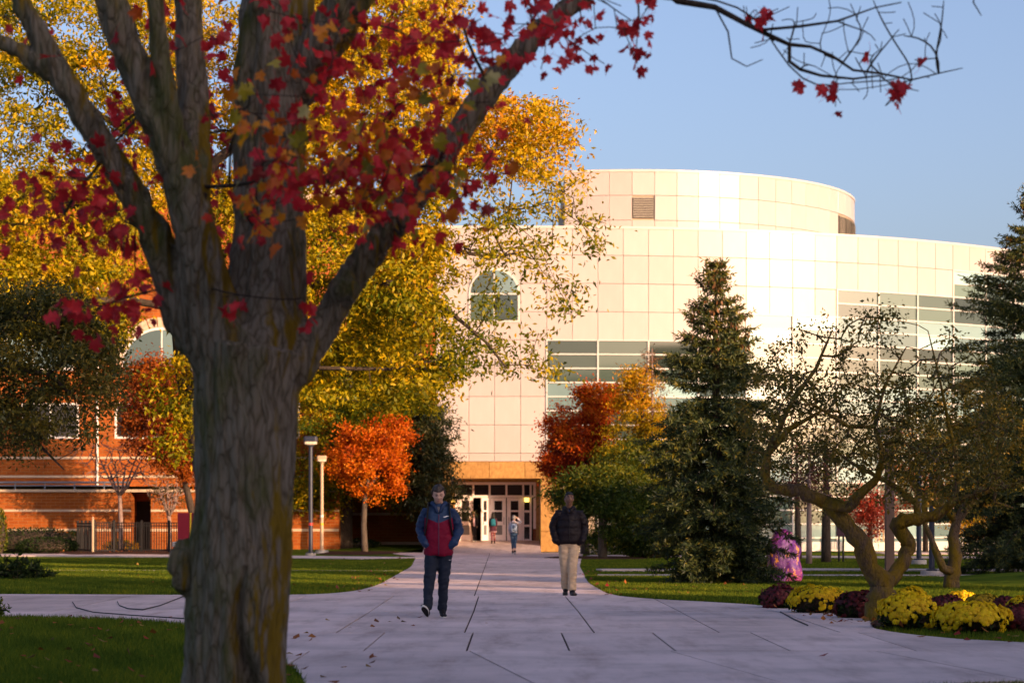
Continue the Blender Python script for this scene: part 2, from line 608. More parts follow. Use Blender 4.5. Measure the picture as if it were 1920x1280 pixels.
c_top = [-3.6, -2.0, -.42, 1.56, 3.6, 5.6, 7.8, 10, 14, 20, 27, 34]
row(9, 22.5, [x + .13 * 13.5 if x > -1 else x for x in c_top], c_top)
b_x = [-4.2, -2.6, -1.47, -.45, .57, 1.62, 2.75, 4.0, 5.4, 7, 12, 20, 34]
row(22.5, 26.3, b_x, b_x)
a_x = [-34, -26, -20, -15, -11.6, -8.6, -6.6, -5.0, -3.55, -2.03, -.55, .95, 2.4, 3.8, 5.2]
row(26.3, 32.6, a_x, a_x)
a_x2 = [x - .03 for x in a_x]
row(32.6, 39.6, a_x, a_x2)
yy = 39.6
while yy < 99:
    y2 = min(yy + 4.6, 99.4)
    row(yy, y2, [-34, -20, -12, -6, -.66 - .005 * (yy - 40), 6], [-34, -20, -12, -6, -.66 - .005 * (y2 - 40), 6])
    yy = y2
# curved sealed cracks in the walk at the left and dirt-filled joints
tar = mat('crack_sealant', [(.03, .026, .026), (.05, .045, .042)], scale=9, rough=.8)
for pts in ([(136, 1131), (143, 1142), (175, 1151), (250, 1157), (345, 1163)], [(220, 1130), (224, 1138), (240, 1144), (268, 1146)],
            [(268, 1146), (300, 1138), (345, 1120)], [(1640, 1165), (1648, 1168), (1646, 1175)], [(1463, 1150), (1490, 1165), (1515, 1176)]):
    t = MB(); t.tube([G(*p) + Vector((0, 0, .021)) for p in pts], .018, 6, flat=.25)
    t.obj('sealed_crack', tar, path_o)
# weeds in the joint of the walk
# sidewalks crossing the lawns
STRIPS = []
def strip(name, pts, w, label, m='walk', z=.05):
    """pts: centre line"""
    L, Rr = [], []
    for i, p in enumerate(pts):
        a = pts[max(i - 1, 0)]; c = pts[min(i + 1, len(pts) - 1)]
        d = Vector((c[0] - a[0], c[1] - a[1])).normalized()
        n_ = Vector((-d.y, d.x)) * w / 2
        L.append((p[0] + n_.x, p[1] + n_.y)); Rr.append((p[0] - n_.x, p[1] - n_.y))
    STRIPS.append(L + Rr[::-1])
    b = MB()
    for i in range(len(pts) - 1):
        q = [Rr[i], Rr[i + 1], L[i + 1], L[i]]
        b.slab(q, -.02, z)
    return tag(b.obj(name, M[m]), label, kind='structure')


strip('sidewalk', [(-34, 92), (-18, 90.5), (-11.5, 87), (-4.05, 81.5)], 4.4, 'pale sidewalk crossing the left lawn')
strip('sidewalk', [(-22, 60.5), (-8, 60.2), (-2.95, 59.6)], .5, 'narrow pale walk across the left lawn')
strip('sidewalk', [(2.05, 54.6), (6, 54.4), (12, 54.2), (18, 54.5)], 1.5, 'pale walk behind the spruce')
strip('sidewalk', [(2.35, 61.5), (8, 62), (14, 61.0), (22, 58.5)], 1.3, 'second pale walk behind the spruce')
strip('sidewalk', [(2.95, 88), (8, 87.4), (13, 84.5), (18, 84), (40, 85)], 3.2, 'pale walk before the round hall')
strip('sidewalk', [(15.5, 96.5), (24, 96), (45, 97)], 5.5, 'wide pale walk before the round hall')
# entrance ramp
rm = MB()
rm.add([(-3.9, 99.0, .012), (1.27, 99.0, .012), (1.27, 105.0, .49), (-3.9, 105.0, .49), (-3.9, 99.0, -.2), (1.27, 99.0, -.2), (1.27, 105.0, -.2), (-3.9, 105.0, -.2)],
       [(0, 1, 2, 3), (0, 4, 5, 1), (1, 5, 6, 2), (3, 7, 4, 0)])
tag(rm.obj('entrance_ramp', M['walk']), 'gently rising concrete ramp before the doors', kind='structure')
# low bank of lawn before the brick annex
bk = MB()
bk.add([(-11.5, 98.8, -.01), (-5.2, 98.8, -.01), (-3.92, 103, .16), (-3.92, 108.3, .31), (-11.5, 108.3, .31)], [(0, 1, 2, 3, 4)])
tag(bk.obj('lawn_bank', M['lawn']), 'low bank of lawn before the brick annex', kind='structure')
# mound of lawn at the right
nx, ny = 24, 16
V = []; Fq = []
for j in range(ny + 1):
    for i in range(nx + 1):
        x = 8.2 + 16 * i / nx; y = 43 + 11 * j / ny
        h = .42 * max(0, math.sin(PI * i / nx)) ** .8 * max(0, math.sin(PI * j / ny))
        V.append((x, y, -.02 + h))
for j in range(ny):
    for i in range(nx):
        a = j * (nx + 1) + i; Fq.append((a, a + 1, a + nx + 2, a + nx + 1))
md = MB(); md.add(V, Fq)
tag(md.obj('lawn_mound', M['lawn'], smooth=True), 'low grassy mound at the right edge', kind='structure')
# mulch rings and bed
def disc(name, c, rx, ry, m, label, z=.02, jag=.15, n=28):
    ph = random.random() * 9
    q = []
    for k in range(n):
        t = 2 * PI * k / n
        s = 1 + jag * noise.noise(Vector((math.cos(t) * 1.5 + ph, math.sin(t) * 1.5, ph)))
        q.append((c[0] + rx * s * math.cos(t), c[1] + ry * s * math.sin(t)))
    b = MB()
    top = [(x, y, .006) for x, y in q]; inner = [(c[0] + (x - c[0]) * .8, c[1] + (y - c[1]) * .8, z) for x, y in q]
    b.add(top + inner, [tuple(range(n, 2 * n))] + [(i, (i + 1) % n, (i + 1) % n + n, i + n) for i in range(n)])
    return tag(b.obj(name, m), label, kind='structure')


disc('mulch_bed', (-16.8, 98.5), 2.6, 8.5, M['mulch'], 'mulch ring round the bare tree by the fence', .10)
disc('mulch_bed', (-6.55, 99.2), 1.9, 6.5, M['mulch'], 'mulch ring round the small orange maple', .06)
disc('mulch_bed', (3.2, 84), 2.2, 3.0, M['mulch'], 'mulch ring round the feathery green tree', .05)
bed_pts = [(3.93, 35.3), (4.8, 30.0), (4.3, 27.6), (5.2, 26.9), (6.3, 27.2), (7.5, 27.6), (9.5, 28.2), (9.5, 36.0), (6.5, 36.5)]
bd = MB(); bd.slab(arc_smooth(bed_pts, 2), -.02, .035)
tag(bd.obj('flower_bed', M['mulch']), 'mulched flower bed round the leaning tree', kind='structure')

# ------------------------------------------------------------------ the round white hall
hall = thing('round_hall', 'white panelled round hall with glass bands and a smaller drum on its roof', 'building', (0, 103, 0))
hall_inv = Vector((0, 103, 0))
RAD = 34.0; X0 = 1.57; STEP = 1.16
ZROW = [14.7 - 1.28 * i for i in range(9)]          # 14.7 ... 4.46


def arc(k, r=RAD):
    a = k * STEP / RAD
    return Vector((X0 + r * math.sin(a), RAD - r * math.cos(a), 0)), a      # local to hall (y = 0 at the flat front)


# backing shell
NA = 42
foot = [(-3.43, .07), (X0, .07)] + [tuple(arc(k, RAD - .07)[0][:2]) for k in range(1, NA)] + [(38, 60), (-3.43, 60)]
sh = MB(); sh.slab(foot, 4.085, 14.62)
foot2 = [(2.2, .12)] + [tuple(arc(k, RAD - .08)[0][:2]) for k in range(1, NA)] + [(37.5, 59), (2.2, 59)]
sh.slab(foot2, -.1, 4.08)
sh.obj('wall', M['shell'], hall)
cp = MB()
pts = [(-3.47, -.03), (X0, -.03)] + [tuple(arc(k, RAD + .03)[0][:2]) for k in range(1, NA)]
inn = [(-3.47, .5), (X0, .5)] + [tuple(arc(k, RAD - .5)[0][:2]) for k in range(1, NA)]
for i in range(len(pts) - 1):
    cp.slab([pts[i], pts[i + 1], inn[i + 1], inn[i]], 14.63, 14.74)
cp.obj('parapet', M['cap'], hall)

panel_meshes = {}
def panel_mesh(w, h):
    k = (round(w, 3), round(h, 3))
    if k not in panel_meshes:
        b = MB(); g_ = .007
        b.bevbox(-w / 2 + g_, w / 2 - g_, 0, .06, -h / 2 + g_, h / 2 - g_, .012)
        me = b.mesh('panel'); me.materials.append(M['panel'])
        panel_meshes[k] = me
    return panel_meshes[k]


def panel(x, y, zc, w, h, a):
    inst('panel', panel_mesh(w, h), hall, (x, y, zc), (random.uniform(-.006, .006), 0, a + random.uniform(-.012, .012)))


flat_px = [817, 830, 879, 927, 976, 1025]
fx = [(p - 960) / F * 103 for p in flat_px]
zl = ZROW + [4.085]
for i in range(5):
    for j in range(len(zl) - 1):
        panel((fx[i] + fx[i + 1]) / 2, 0, (zl[j] + zl[j + 1]) / 2, fx[i + 1] - fx[i], zl[j] - zl[j + 1], 0)
CH = 2 * RAD * math.sin(STEP / RAD / 2)
def top_z(k): return 9.58 if k < 8 else 10.86 if k < 12 else 12.14 if k < 18 else 13.42
for k in range(0, 34):
    p0, a0 = arc(k); p1, a1 = arc(k + 1)
    c = (p0 + p1) / 2; a = (a0 + a1) / 2
    for j in range(len(ZROW) - 1):
        if ZROW[j] > top_z(k) + .01:
            panel(c.x, c.y, (ZROW[j] + ZROW[j + 1]) / 2, CH, 1.28, a)
# curtain wall: panes two panels wide, .64 high; three vision rows, two spandrel rows per storey
CW = 2 * RAD * math.sin(STEP / RAD)
pane_me = {}
for key in ('vision', 'spandrel'):
    b = MB(); b.box(-CW / 2 + .03, CW / 2 - .03, .02, .06, -.295, .295)
    me = b.mesh('pane'); me.materials.append(M[key]); pane_me[key] = me
b = MB(); b.box(-CW / 2 + .02, CW / 2 - .02, -.035, .055, -.032, .032); rail_me = b.mesh('mullion'); rail_me.materials.append(M['mullion'])
posts = MB()
for k in range(0, 26, 2):
    p0, _ = arc(k); p1, _ = arc(k + 2); _, am = arc(k + 1)
    c = (p0 + p1) / 2
    z = top_z(k); i = 0
    while z > .45:
        if k == 0 and z < 4.2: break
        ph = round((13.42 - z) / .64) % 5          # 0 spandrel, 1-3 vision, 4 spandrel
        kind = 'spandrel' if ph in (0, 4) else 'vision'
        inst('pane', pane_me[kind], hall, (c.x, c.y, z - .32), (0, 0, am + random.uniform(-.008, .008)))
        inst('mullion', rail_me, hall, (c.x, c.y, z), (0, 0, am))
        z -= .64
    inst('mullion', rail_me, hall, (c.x, c.y, max(z, .4)), (0, 0, am))
    for kk in (k,):
        q, aa = arc(kk)
        d = Vector((math.cos(aa), math.sin(aa), 0)); n_ = Vector((math.sin(aa), -math.cos(aa), 0))
        w = .035
        zlo = 4.1 if k == 0 else .1
        A, B = q - d * w + n_ * .05, q + d * w + n_ * .05
        C_, D = q + d * w - n_ * .06, q - d * w - n_ * .06
        posts.slab([(A.x, A.y), (B.x, B.y), (C_.x, C_.y), (D.x, D.y)], zlo, top_z(k) + (.03 if k in (0, 8, 12, 18) else 0))
posts.obj('mullion_post', M['mullion'], hall)
# plinth band along the foot
pb = MB()
for k in range(1, 26):
    a_, _ = arc(k, RAD + .02); b_, _ = arc(k + 1, RAD + .02); c_, _ = arc(k + 1, RAD - .05); d_, _ = arc(k, RAD - .05)
    pb.slab([(a_.x, a_.y), (b_.x, b_.y), (c_.x, c_.y), (d_.x, d_.y)], -.05, .37)
pb.obj('plinth', M['cap'], hall)

# arched window in the flat front
def arch_pts(w, z0, z1, n=12, grow=0.0):
    """outline: straight sides, round head"""
    r = w / 2 + grow; zc = z1 - w / 2
    return [(-r, z0 - grow), (r, z0 - grow)] + [(r * math.cos(PI * i / n), zc + r * math.sin(PI * i / n)) for i in range(n + 1)]


ax = (927 - 960) / F * 103
fr = MB(); fr.prism([(x + ax, z) for x, z in arch_pts(2.16, 10.47, 12.76, 14, .09)], -.05, .03)
fro = fr.obj('window', M['mullion'], hall)
for (z0, z1, head) in ((10.47, 11.62, False), (11.68, 12.76, True)):
    for sx in (-1, 1):
        b = MB()
        xa, xb = (ax - 1.06, ax - .03) if sx < 0 else (ax + .03, ax + 1.06)
        if not head:
            b.box(xa, xb, -.07, -.045, z0, z1)
        else:
            zc = 11.70; n = 8
            if sx > 0: q = [(ax + .03, zc)] + [(ax + .03 + 1.03 * math.cos(PI / 2 * i / n), zc + 1.03 * math.sin(PI / 2 * i / n)) for i in range(n + 1)]
            else: q = [(ax - .03, zc)] + [(ax - .03 - 1.03 * math.sin(PI / 2 * i / n), zc + 1.03 * math.cos(PI / 2 * i / n)) for i in range(n + 1)]
            b.prism(q, -.07, -.045)
        b.obj('pane', M['spandrel'] if head else M['vision'], fro)

# upper drum
UC = Vector((5.8, 19.5, 0)); UR = 12.5; US = 1.1 / UR
def uarc(k, r=UR):
    a = k * US
    return Vector((UC.x + r * math.sin(a), UC.y - r * math.cos(a), 0)), a
us = MB()
ks = list(range(-3, 26))
us.slab([tuple(uarc(k, UR - .07)[0][:2]) for k in ks] + [(UC.x + 2, UC.y + 14), (uarc(-3)[0].x + .1, UC.y + 14)], 14.6, 18.26)
us.obj('drum_wall', M['shell'], hall)
uc = MB()
for k in ks[:-1]:
    a_, b_, c_, d_ = [uarc(kk, rr)[0] for kk, rr in ((k, UR + .03), (k + 1, UR + .03), (k + 1, UR - .5), (k, UR - .5))]
    uc.slab([(a_.x, a_.y), (b_.x, b_.y), (c_.x, c_.y), (d_.x, d_.y)], 18.27, 18.38)
uc.obj('drum_parapet', M['cap'], hall)
UZ = [18.28, 17.13, 15.93, 14.72]
UCH = 2 * UR * math.sin(US / 2)
lv = MB(); lv.box(-UCH / 2 + .04, UCH / 2 - .04, -.01, .06, -.5, .5, 1)
for i in range(12):
    z = -.46 + i * .083
    lv.add([(-UCH / 2 + .05, -.06, z), (UCH / 2 - .05, -.06, z), (UCH / 2 - .05, -.018, z + .026), (-UCH / 2 + .05, -.018, z + .026),
            (-UCH / 2 + .05, -.06, z - .012), (UCH / 2 - .05, -.06, z - .012)], [(0, 1, 2, 3), (4, 5, 1, 0)])
lv_me = lv.mesh('louvre'); lv_me.materials.append(M['louvre']); lv_me.materials.append(M['void'])
for k in ks[:-1]:
    p0, a0 = uarc(k); p1, a1 = uarc(k + 1); c = (p0 + p1) / 2; a = (a0 + a1) / 2
    for j in range(3):
        if (k == 0 and j == 1) or (k in (12, 13, 14, 15, 16, 17) and j == 1):
            inst('louvre', lv_me, hall, (c.x, c.y, (UZ[j] + UZ[j + 1]) / 2), (0, 0, a))
        else:
            panel(c.x, c.y, (UZ[j] + UZ[j + 1]) / 2, UCH, UZ[j] - UZ[j + 1], a)

# ------------------------------------------------------------------ granite entrance with doors
ent = thing('granite_portal', 'brown granite portal framing the entrance doors of the white hall', 'portal', (0, 102.4, 0))
def gblock(x0, x1, y0, y1, z0, z1):
    b = MB(); b.bevbox(x0 + .006, x1 - .006, y0, y1, z0 + .006, z1 - .006, .012); b.obj('granite_block', M['granite'], ent)
lx = [-3.62, -2.35, -1.03, .57, 2.14]
for i in range(4): gblock(lx[i], lx[i + 1], 0, .58, 3.30, 4.07)
for (x0, x1) in ((1.28, 2.10), (-3.60, -2.76)):
    for (z0, z1) in ((0, .93), (.93, 2.52), (2.52, 3.295)):
        gblock(x0, x1, .0, .75, z0, z1)
    for y0, y1 in ((.75, 2.5),):
        for (z0, z1) in ((0, .93), (.93, 2.52), (2.52, 3.295)):
            xa, xb = (x0 + .012, x1) if x0 > 0 else (x0, x1 - .012)
            gblock(xa, xb, y0, y1, z0, z1)
b = MB(); b.box(-3.6, 2.1, .6, 3.2, 3.32, 4.0); b.obj('soffit', M['granite'], ent)
b = MB(); b.box(-2.76, -2.62, 2.55, 2.9, .3, 3.3); b.box(1.10, 1.28, 2.55, 2.9, .3, 3.3); b.box(-2.62, 1.10, 2.58, 2.9, 3.18, 3.32); b.obj('surround', M['granite'], ent)

YD = 105.0
drs = thing('entrance_doors', 'pale entrance doors with dark glass, one standing open, under the granite portal', 'doors', (0, YD, .49))
def dx(p): return (p - 960) / F * YD
def dz(y): return EYE - (y - HORIZON) / F * YD - .49
b = MB(); ZT = dz(903.5)
xl, xr = dx(853), dx(1001)
xl = -2.62; xr = 1.10
b.box(xl, xl + .12, -.05, .12, 0, ZT); b.box(xr - .12, xr, -.05, .12, .55, ZT); b.box(xl + .12, xr - .12, -.05, .12, ZT - .12, ZT)
b.obj('frame', M['doorframe'], drs)
b = MB(); b.box(xr - .12, xr, -.05, .12, 0, .55); b.obj('brick_base', M['brickdark'], drs)
b = MB()
for px_ in (857, 887.5, 918, 949.5, 981, 995):
    b.box(dx(px_) - .045, dx(px_) + .045, -.02, .1, 0 if px_ not in (887.5, 949.5) else dz(931), ZT - .12)
zt0, zt1 = dz(932.5), dz(928)
b.box(xl + .12, xr - .12, -.024, .104, zt0, zt1)
b.obj('mullion', M['doorframe'], drs)
def glz(x0, x1, z0, z1, parent=drs, y=.04, m='darkglass'):
    q = MB(); q.box(x0, x1, y, y + .02, z0, z1); return q.obj('pane', M[m], parent)
for a_, c_ in ((859, 885.5), (889.5, 916), (920, 947.5), (951.5, 979), (983, 993)):
    glz(dx(a_), dx(c_), zt1 + .01, ZT - .13)
for a_, c_ in ((983, 993), (842, 855)):
    for (t, bt, mm) in ((932, 956, 'darkglass'), (960, 983, 'darkglass'), (987, 1010, 'spandrel')):
        glz(dx(a_), dx(c_), dz(bt), dz(t), m=mm if mm == 'darkglass' else 'darkglass')
    q = MB()
    for t, bt in ((956, 960), (983, 987), (1010, 1013)):
        q.box(dx(a_), dx(c_), 0, .08, dz(bt), dz(t))
    q.obj('rail', M['doorframe'], drs)
kick = mat('grey_kick_panel', [(.16, .16, .17), (.19, .19, .20)], scale=3, rough=.5)
def leaf(x0, x1, rz=0.0, hinge='l', handle=True):
    """a door leaf: stiles, rails, two panes, a grey kick panel"""
    W = x1 - x0
    b = MB(); zt = zt0 - .01
    st = .17
    b.box(0, st, -.02, .03, .01, zt); b.box(W - st, W, -.02, .03, .01, zt)
    for (t, bt) in ((933, 938.5), (956, 959), (977, 984), (1002, 1013)):
        b.box(st, W - st, -.018, .028, max(dz(bt), .012), min(dz(t), zt))
    o = b.obj('door', M['doorframe'], drs)
    for (t, bt, mm) in ((938.5, 956, M['darkglass']), (959, 977, M['darkglass']), (984, 1002, kick)):
        q = MB(); q.box(st, W - st, 0, .015, dz(bt), dz(t)); q.obj('pane' if mm is not kick else 'kick_panel', mm, o)
    if handle:
        q = MB(); hx = W - .09 if hinge == 'l' else .09
        q.tube([(hx, -.02, .75), (hx, -.07, .78), (hx, -.07, 1.05), (hx, -.02, 1.08)], .012, 6); q.obj('handle', M['blackmetal'], o)
    if hinge == 'l':
        o.location = (x0, 0, 0); o.rotation_euler = (0, 0, rz)
    else:
        # turn about the right edge
        o.location = (x1 - W * math.cos(rz), -W * math.sin(rz), 0); o.rotation_euler = (0, 0, rz)
    return o
leaf(dx(859), dx(887.2), hinge='l')
leaf(dx(889), dx(915.5), rz=R(62), hinge='r')
leaf(dx(920), dx(948.5), hinge='l')
leaf(dx(950.5), dx(979), hinge='r')
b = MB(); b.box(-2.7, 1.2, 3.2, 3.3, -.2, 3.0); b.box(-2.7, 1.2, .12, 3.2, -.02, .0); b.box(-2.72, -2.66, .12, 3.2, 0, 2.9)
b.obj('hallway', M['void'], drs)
# lit lamps seen through the door glass
lampglow = bpy.data.materials.new('lamp_glow'); lampglow.use_nodes = True
lb = lampglow.node_tree.nodes['Principled BSDF']; lb.inputs['Emission Color'].default_value = (1, .62, .12, 1); lb.inputs['Emission Strength'].default_value = 1.6; lb.inputs['Base Color'].default_value = (.8, .5, .1, 1)
for px_ in (850, 987.5):
    l = thing('wall_lamp', 'square glowing yellow wall lamp %s of the entrance doors' % ('at the left side' if px_ < 900 else 'at the right side'), 'lamp', (dx(px_), YD - .02, .49 + dz(937)), group='lamps beside the doors')
    q = MB(); q.box(-.11, .11, -.10, -.02, -.09, .11); q.obj('shade', lampglow, l)
    q = MB(); q.box(-.13, .13, -.022, .035, -.11, .13); q.box(-.12, .12, -.105, -.022, .112, .13); q.obj('bracket', M['blackmetal'], l)

# ------------------------------------------------------------------ orange brick hall on the left
YB = 104.0
bh = thing('brick_hall', 'long orange brick hall with arched windows and pale bands behind the left trees', 'building', (0, YB, 0))
def bx_(p): return (p - 960) / F * YB
def bz(y): return EYE - (y - HORIZON) / F * YB
ztop = bz(375)
# main wall in pieces round its openings (window holes are recesses with real depth)
wins = [(-170, -60), (40, 148), (215, 322), (455, 562)]
zl0, zl1 = bz(822), bz(755)
archc = [-180, 62, 304, 546]; AR = 1.83
XL, XR = bx_(-420), bx_(640)
w = MB()
def wall(x0, x1, z0, z1): w.box(x0, x1, 0, 10, z0, z1)
wall(XL, XR, 2.98, zl0)
e = [XL] + [q for a_, c_ in wins for q in (bx_(a_), bx_(c_))] + [XR]
for i in range(0, len(e), 2): wall(e[i], e[i + 1], zl0, zl1)
wall(XL, XR, zl1, ztop)
w.obj('wall', M['brick'], bh)
low = MB(); low.box(XL, bx_(255), -1.4, 0, 0, 2.70); low.box(bx_(292), XR, -1.4, 0, 0, 2.70); low.box(bx_(255), bx_(292), -.1, 0, 0, 2.70)
low.obj('lower_wall', M['brick'], bh)
b = MB(); b.box(bx_(255) + .05, bx_(292) - .05, -.14, -.1, 0, 2.3); b.obj('door', M['void'], bh)  # near-black panel stands in for the dark of the entrance recess
b = MB(); b.box(XL, XR, -1.5, 0, 2.70, 2.82); b.obj('coping', M['limestone'], bh)
for zc, h in ((bz(858), .10), (bz(893), .10)):
    b = MB(); b.box(XL, XR, -.03, 0, zc - h / 2, zc + h / 2); b.obj('stone_band', M['limestone'], bh)
for zc, h in ((bz(957), .10), (bz(993), .12)):
    b = MB(); b.box(XL, bx_(255), -1.43, -1.4, zc - h / 2, zc + h / 2); b.box(bx_(292), XR, -1.43, -1.4, zc - h / 2, zc + h / 2); b.obj('stone_band', M['limestone'], bh)
b = MB(); b.tube([(XL, -1.3, bz(905)), (bx_(252), -1.3, bz(905))], .045, 6); b.tube([(XL, -1.3, bz(911)), (bx_(252), -1.3, bz(911))], .03, 6)
for px_ in range(-400, 252, 55): b.tube([(bx_(px_), -1.3, 2.80), (bx_(px_), -1.3, bz(905))], .03, 6)
b.obj('railing', M['railmetal'], bh)
for a_, c_ in wins:
    x0, x1 = bx_(a_), bx_(c_)
    f = MB(); t = .09
    f.box(x0, x0 + t, .0, .3, zl0, zl1); f.box(x1 - t, x1, .0, .3, zl0, zl1); f.box(x0 + t, x1 - t, -.03, .3, zl0, zl0 + t); f.box(x0 + t, x1 - t, .0, .3, zl1 - t, zl1)
    f.box((x0 + x1) / 2 - .035, (x0 + x1) / 2 + .035, .05, .25, zl0 + t, zl1 - t)
    fo = f.obj('window', M['winframe'], bh)
    for s in (0, 1):
        q = MB(); xa = x0 + t if s == 0 else (x0 + x1) / 2 + .035; xb = (x0 + x1) / 2 - .035 if s == 0 else x1 - t
        q.box(xa, xb, .12, .14, zl0 + t, zl1 - t); q.obj('pane', M['darkglass'], fo)
zb = bz(690)
for pc in archc:
    cx = bx_(pc); n = 15
    # ring of pale brick voussoirs, each its own piece
    for i in range(n):
        a0, a1 = PI * i / n + .012, PI * (i + 1) / n - .012
        q = MB(); q.prism([(cx + r_ * math.cos(t_), zb + r_ * math.sin(t_)) for r_, t_ in ((AR + .05, a0), (AR + .5, a0), (AR + .5, a1), (AR + .05, a1))], -.05, .02)
        q.obj('arch_stone', M['limestone'], bh)
    ring = [(cx + (AR + .04) * math.cos(PI * i / 20), zb + (AR + .04) * math.sin(PI * i / 20)) for i in range(21)]
    q = MB(); q.prism([(cx - AR - .04, zb - .12), (cx + AR + .04, zb - .12)] + ring, -.035, .02); fo = q.obj('window', M['winframe'], bh)
    for s in (0, 1):
        t0, t1 = (0, PI / 2) if s == 0 else (PI / 2, PI)
        c_ = (cx + (.04 if s == 0 else -.04), zb + .02)
        rr = AR - .10
        q = MB(); q.prism([c_] + [(c_[0] + rr * math.cos(t0 + (t1 - t0) * i / 10), c_[1] + rr * math.sin(t0 + (t1 - t0) * i / 10)) for i in range(11)], -.055, -.03)
        q.obj('pane', M['spandrel'], fo)
b = MB(); b.tube([(bx_(183), -.06, 3.0), (bx_(183), -.06, ztop - .3)], .05, 8); b.obj('downpipe', M['winframe'], bh)
b = MB(); b.box(XL - .1, XR + .1, -.15, 10.1, ztop, ztop + .45); b.obj('cornice', M['limestone'], bh)

# recessed red brown brick link with a pier beside the white hall
lk = thing('brick_link', 'recessed red brown brick link between brick hall and white hall', 'building', (0, 112, 0))
def lkx(p): return (p - 960) / F * 112
b = MB(); b.box(bx_(640) - .2, -3.5, 0, 8, .2, 15.0); b.obj('wall', M['brickdark'], lk)
b = MB(); b.box(lkx(780) - .05, lkx(780) + .05, -.12, -.02, .3, 14.6); b.obj('downpipe', M['winframe'], lk)
b = MB(); b.box((796 - 960) / F * 103, -3.47, -9.0, 0, .1, 14.4); b.obj('pier', M['brick'], lk)
for yb_ in (560, 700, 840):
    b = MB(); zc = EYE - (yb_ - HORIZON) / F * 112; b.box(bx_(640), -3.98, -.03, 0, zc - .06, zc + .06); b.obj('stone_band', M['limestone'], lk)
b = MB(); b.box(bx_(640) - .3, -3.46, -.1, 8.1, 15.0, 15.4); b.obj('cornice', M['limestone'], lk)

# low brick annex between the trees and the entrance
YA = 107.5
an = thing('brick_annex', 'low orange brick wall with a pale band left of the entrance', 'wall', (0, YA, .25))
def anx(p): return (p - 960) / F * YA
def anz(y): return EYE - (y - HORIZON) / F * YA - .25
b = MB(); b.box(anx(592), anx(789), 0, 3.5, -.3, anz(932)); b.obj('wall', M['brick'], an)
b = MB(); b.box(anx(592), anx(789), -.04, 0, anz(990) + .62, anz(990) + .74); b.obj('stone_band', M['limestone'], an)
b = MB(); b.box(anx(592), anx(790), -.05, 0, -.2, anz(1015)); b.obj('plinth', M['limestone'], an)
b = MB(); b.box(anx(592) - .05, anx(789) + .04, -.06, 3.6, anz(932), anz(932) + .12); b.obj('coping', M['limestone'], an)
# pale utility screen
us_ = thing('utility_screen', 'pale panelled utility screen with a grey post behind the two lamps', 'screen', (0, 106.5, .2))
def ux(p): return (p - 960) / F * 106.5
for a_, c_ in ((500, 526), (527, 554), (555, 582)):
    b = MB(); b.bevbox(ux(a_), ux(c_), 0, .08, 0.02, 1.05, .015); b.obj('panel', M['panel'], us_)
b = MB(); b.box(ux(584), ux(592), -.05, .15, 0, 1.35); b.obj('post', M['railmetal'], us_)
# ------------------------------------------------------------------ unseen blocks added behind the camera to shade the walks
# coordinates along (s) and across (u) the sunlight
_az = R(180 - SUN_AZ)
def SU(s, u): return (u * math.cos(_az) - s * math.sin(_az), u * math.sin(_az) + s * math.cos(_az))
def block(name, label, u0, u1, s0, s1, z1, z0=0.0):
    t = thing(name, label, 'building', (*SU((s0 + s1) / 2, (u0 + u1) / 2), 0), -0.0)
    ox, oy = t.location.x, t.location.y
    def loc(s, u):
        x, y = SU(s, u); return (x - ox, y - oy)
    b = MB(); b.slab([loc(s1, u0), loc(s0, u0), loc(s0, u1), loc(s1, u1)][::-1], z0, z1); b.obj('wall', M['brickdark'], t)
    b = MB(); b.slab([loc(s1 + .3, u0 - .05), loc(s0 - .3, u0 - .05), loc(s0 - .3, u1 + .05), loc(s1 + .3, u1 + .05)][::-1], z1, z1 + .4); b.obj('roof', M['limestone'], t)
    return t
block('shade_block', 'tall unseen brick block added behind the camera for shade', -30, 28.9, -34, -20, 15.2)
block('shade_block', 'long unseen brick block added right of the camera for shade', 38.8, 72, -34, -20, 16.5)
block('shade_pier', 'slim unseen pier added between the shade blocks, nearest the tall one', 30.6, 31.3, -23, -20, 14.0)  # added piers, spaced so the sun falls through in streaks
block('shade_pier', 'broad unseen pier added between the shade blocks', 34.9, 37.2, -23, -20, 13.6)
# ------------------------------------------------------------------ tree tools
def unit(a):
    return a / np.maximum(np.linalg.norm(a, axis=-1, keepdims=True), 1e-9)


def leaf_cloud(name, pos, size, m, parent=None, aspect=.5, tint=None, droop=.3, dirs=None, fold=.12, kind='stuff', flat=0.0):
    """many small folded diamond leaves as one mesh"""
    n = len(pos)
    pos = np.asarray(pos, float); size = np.broadcast_to(np.asarray(size, float), (n,))
    d = unit(rng.normal(size=(n, 3))) if dirs is None else unit(dirs + rng.normal(size=(n, 3)) * .35)
    d[:, 2] -= droop; d = unit(d)
    r_ = unit(rng.normal(size=(n, 3)))
    if flat: r_ = unit(r_ * (1 - flat) + np.cross(d, np.array([0, 0, 1.0])) * flat)
    w = unit(np.cross(d, r_) if not flat else r_ - d * (r_ * d).sum(1, keepdims=True))
    nn = np.cross(d, w)
    L = size[:, None]
    V = np.empty((n, 4, 3))
    V[:, 0] = pos
    V[:, 1] = pos + d * L * .5 + w * L * aspect * .5 + nn * L * fold
    V[:, 2] = pos + d * L
    V[:, 3] = pos + d * L * .5 - w * L * aspect * .5 + nn * L * fold
    Q = np.arange(n * 4).reshape(n, 4)
    if tint is None: tint = rng.random(n)
    me = np_mesh(name, V.reshape(-1, 3), Q, tint)
    o = link(name, me, m, parent)
    if kind: o['kind'] = kind
    return o


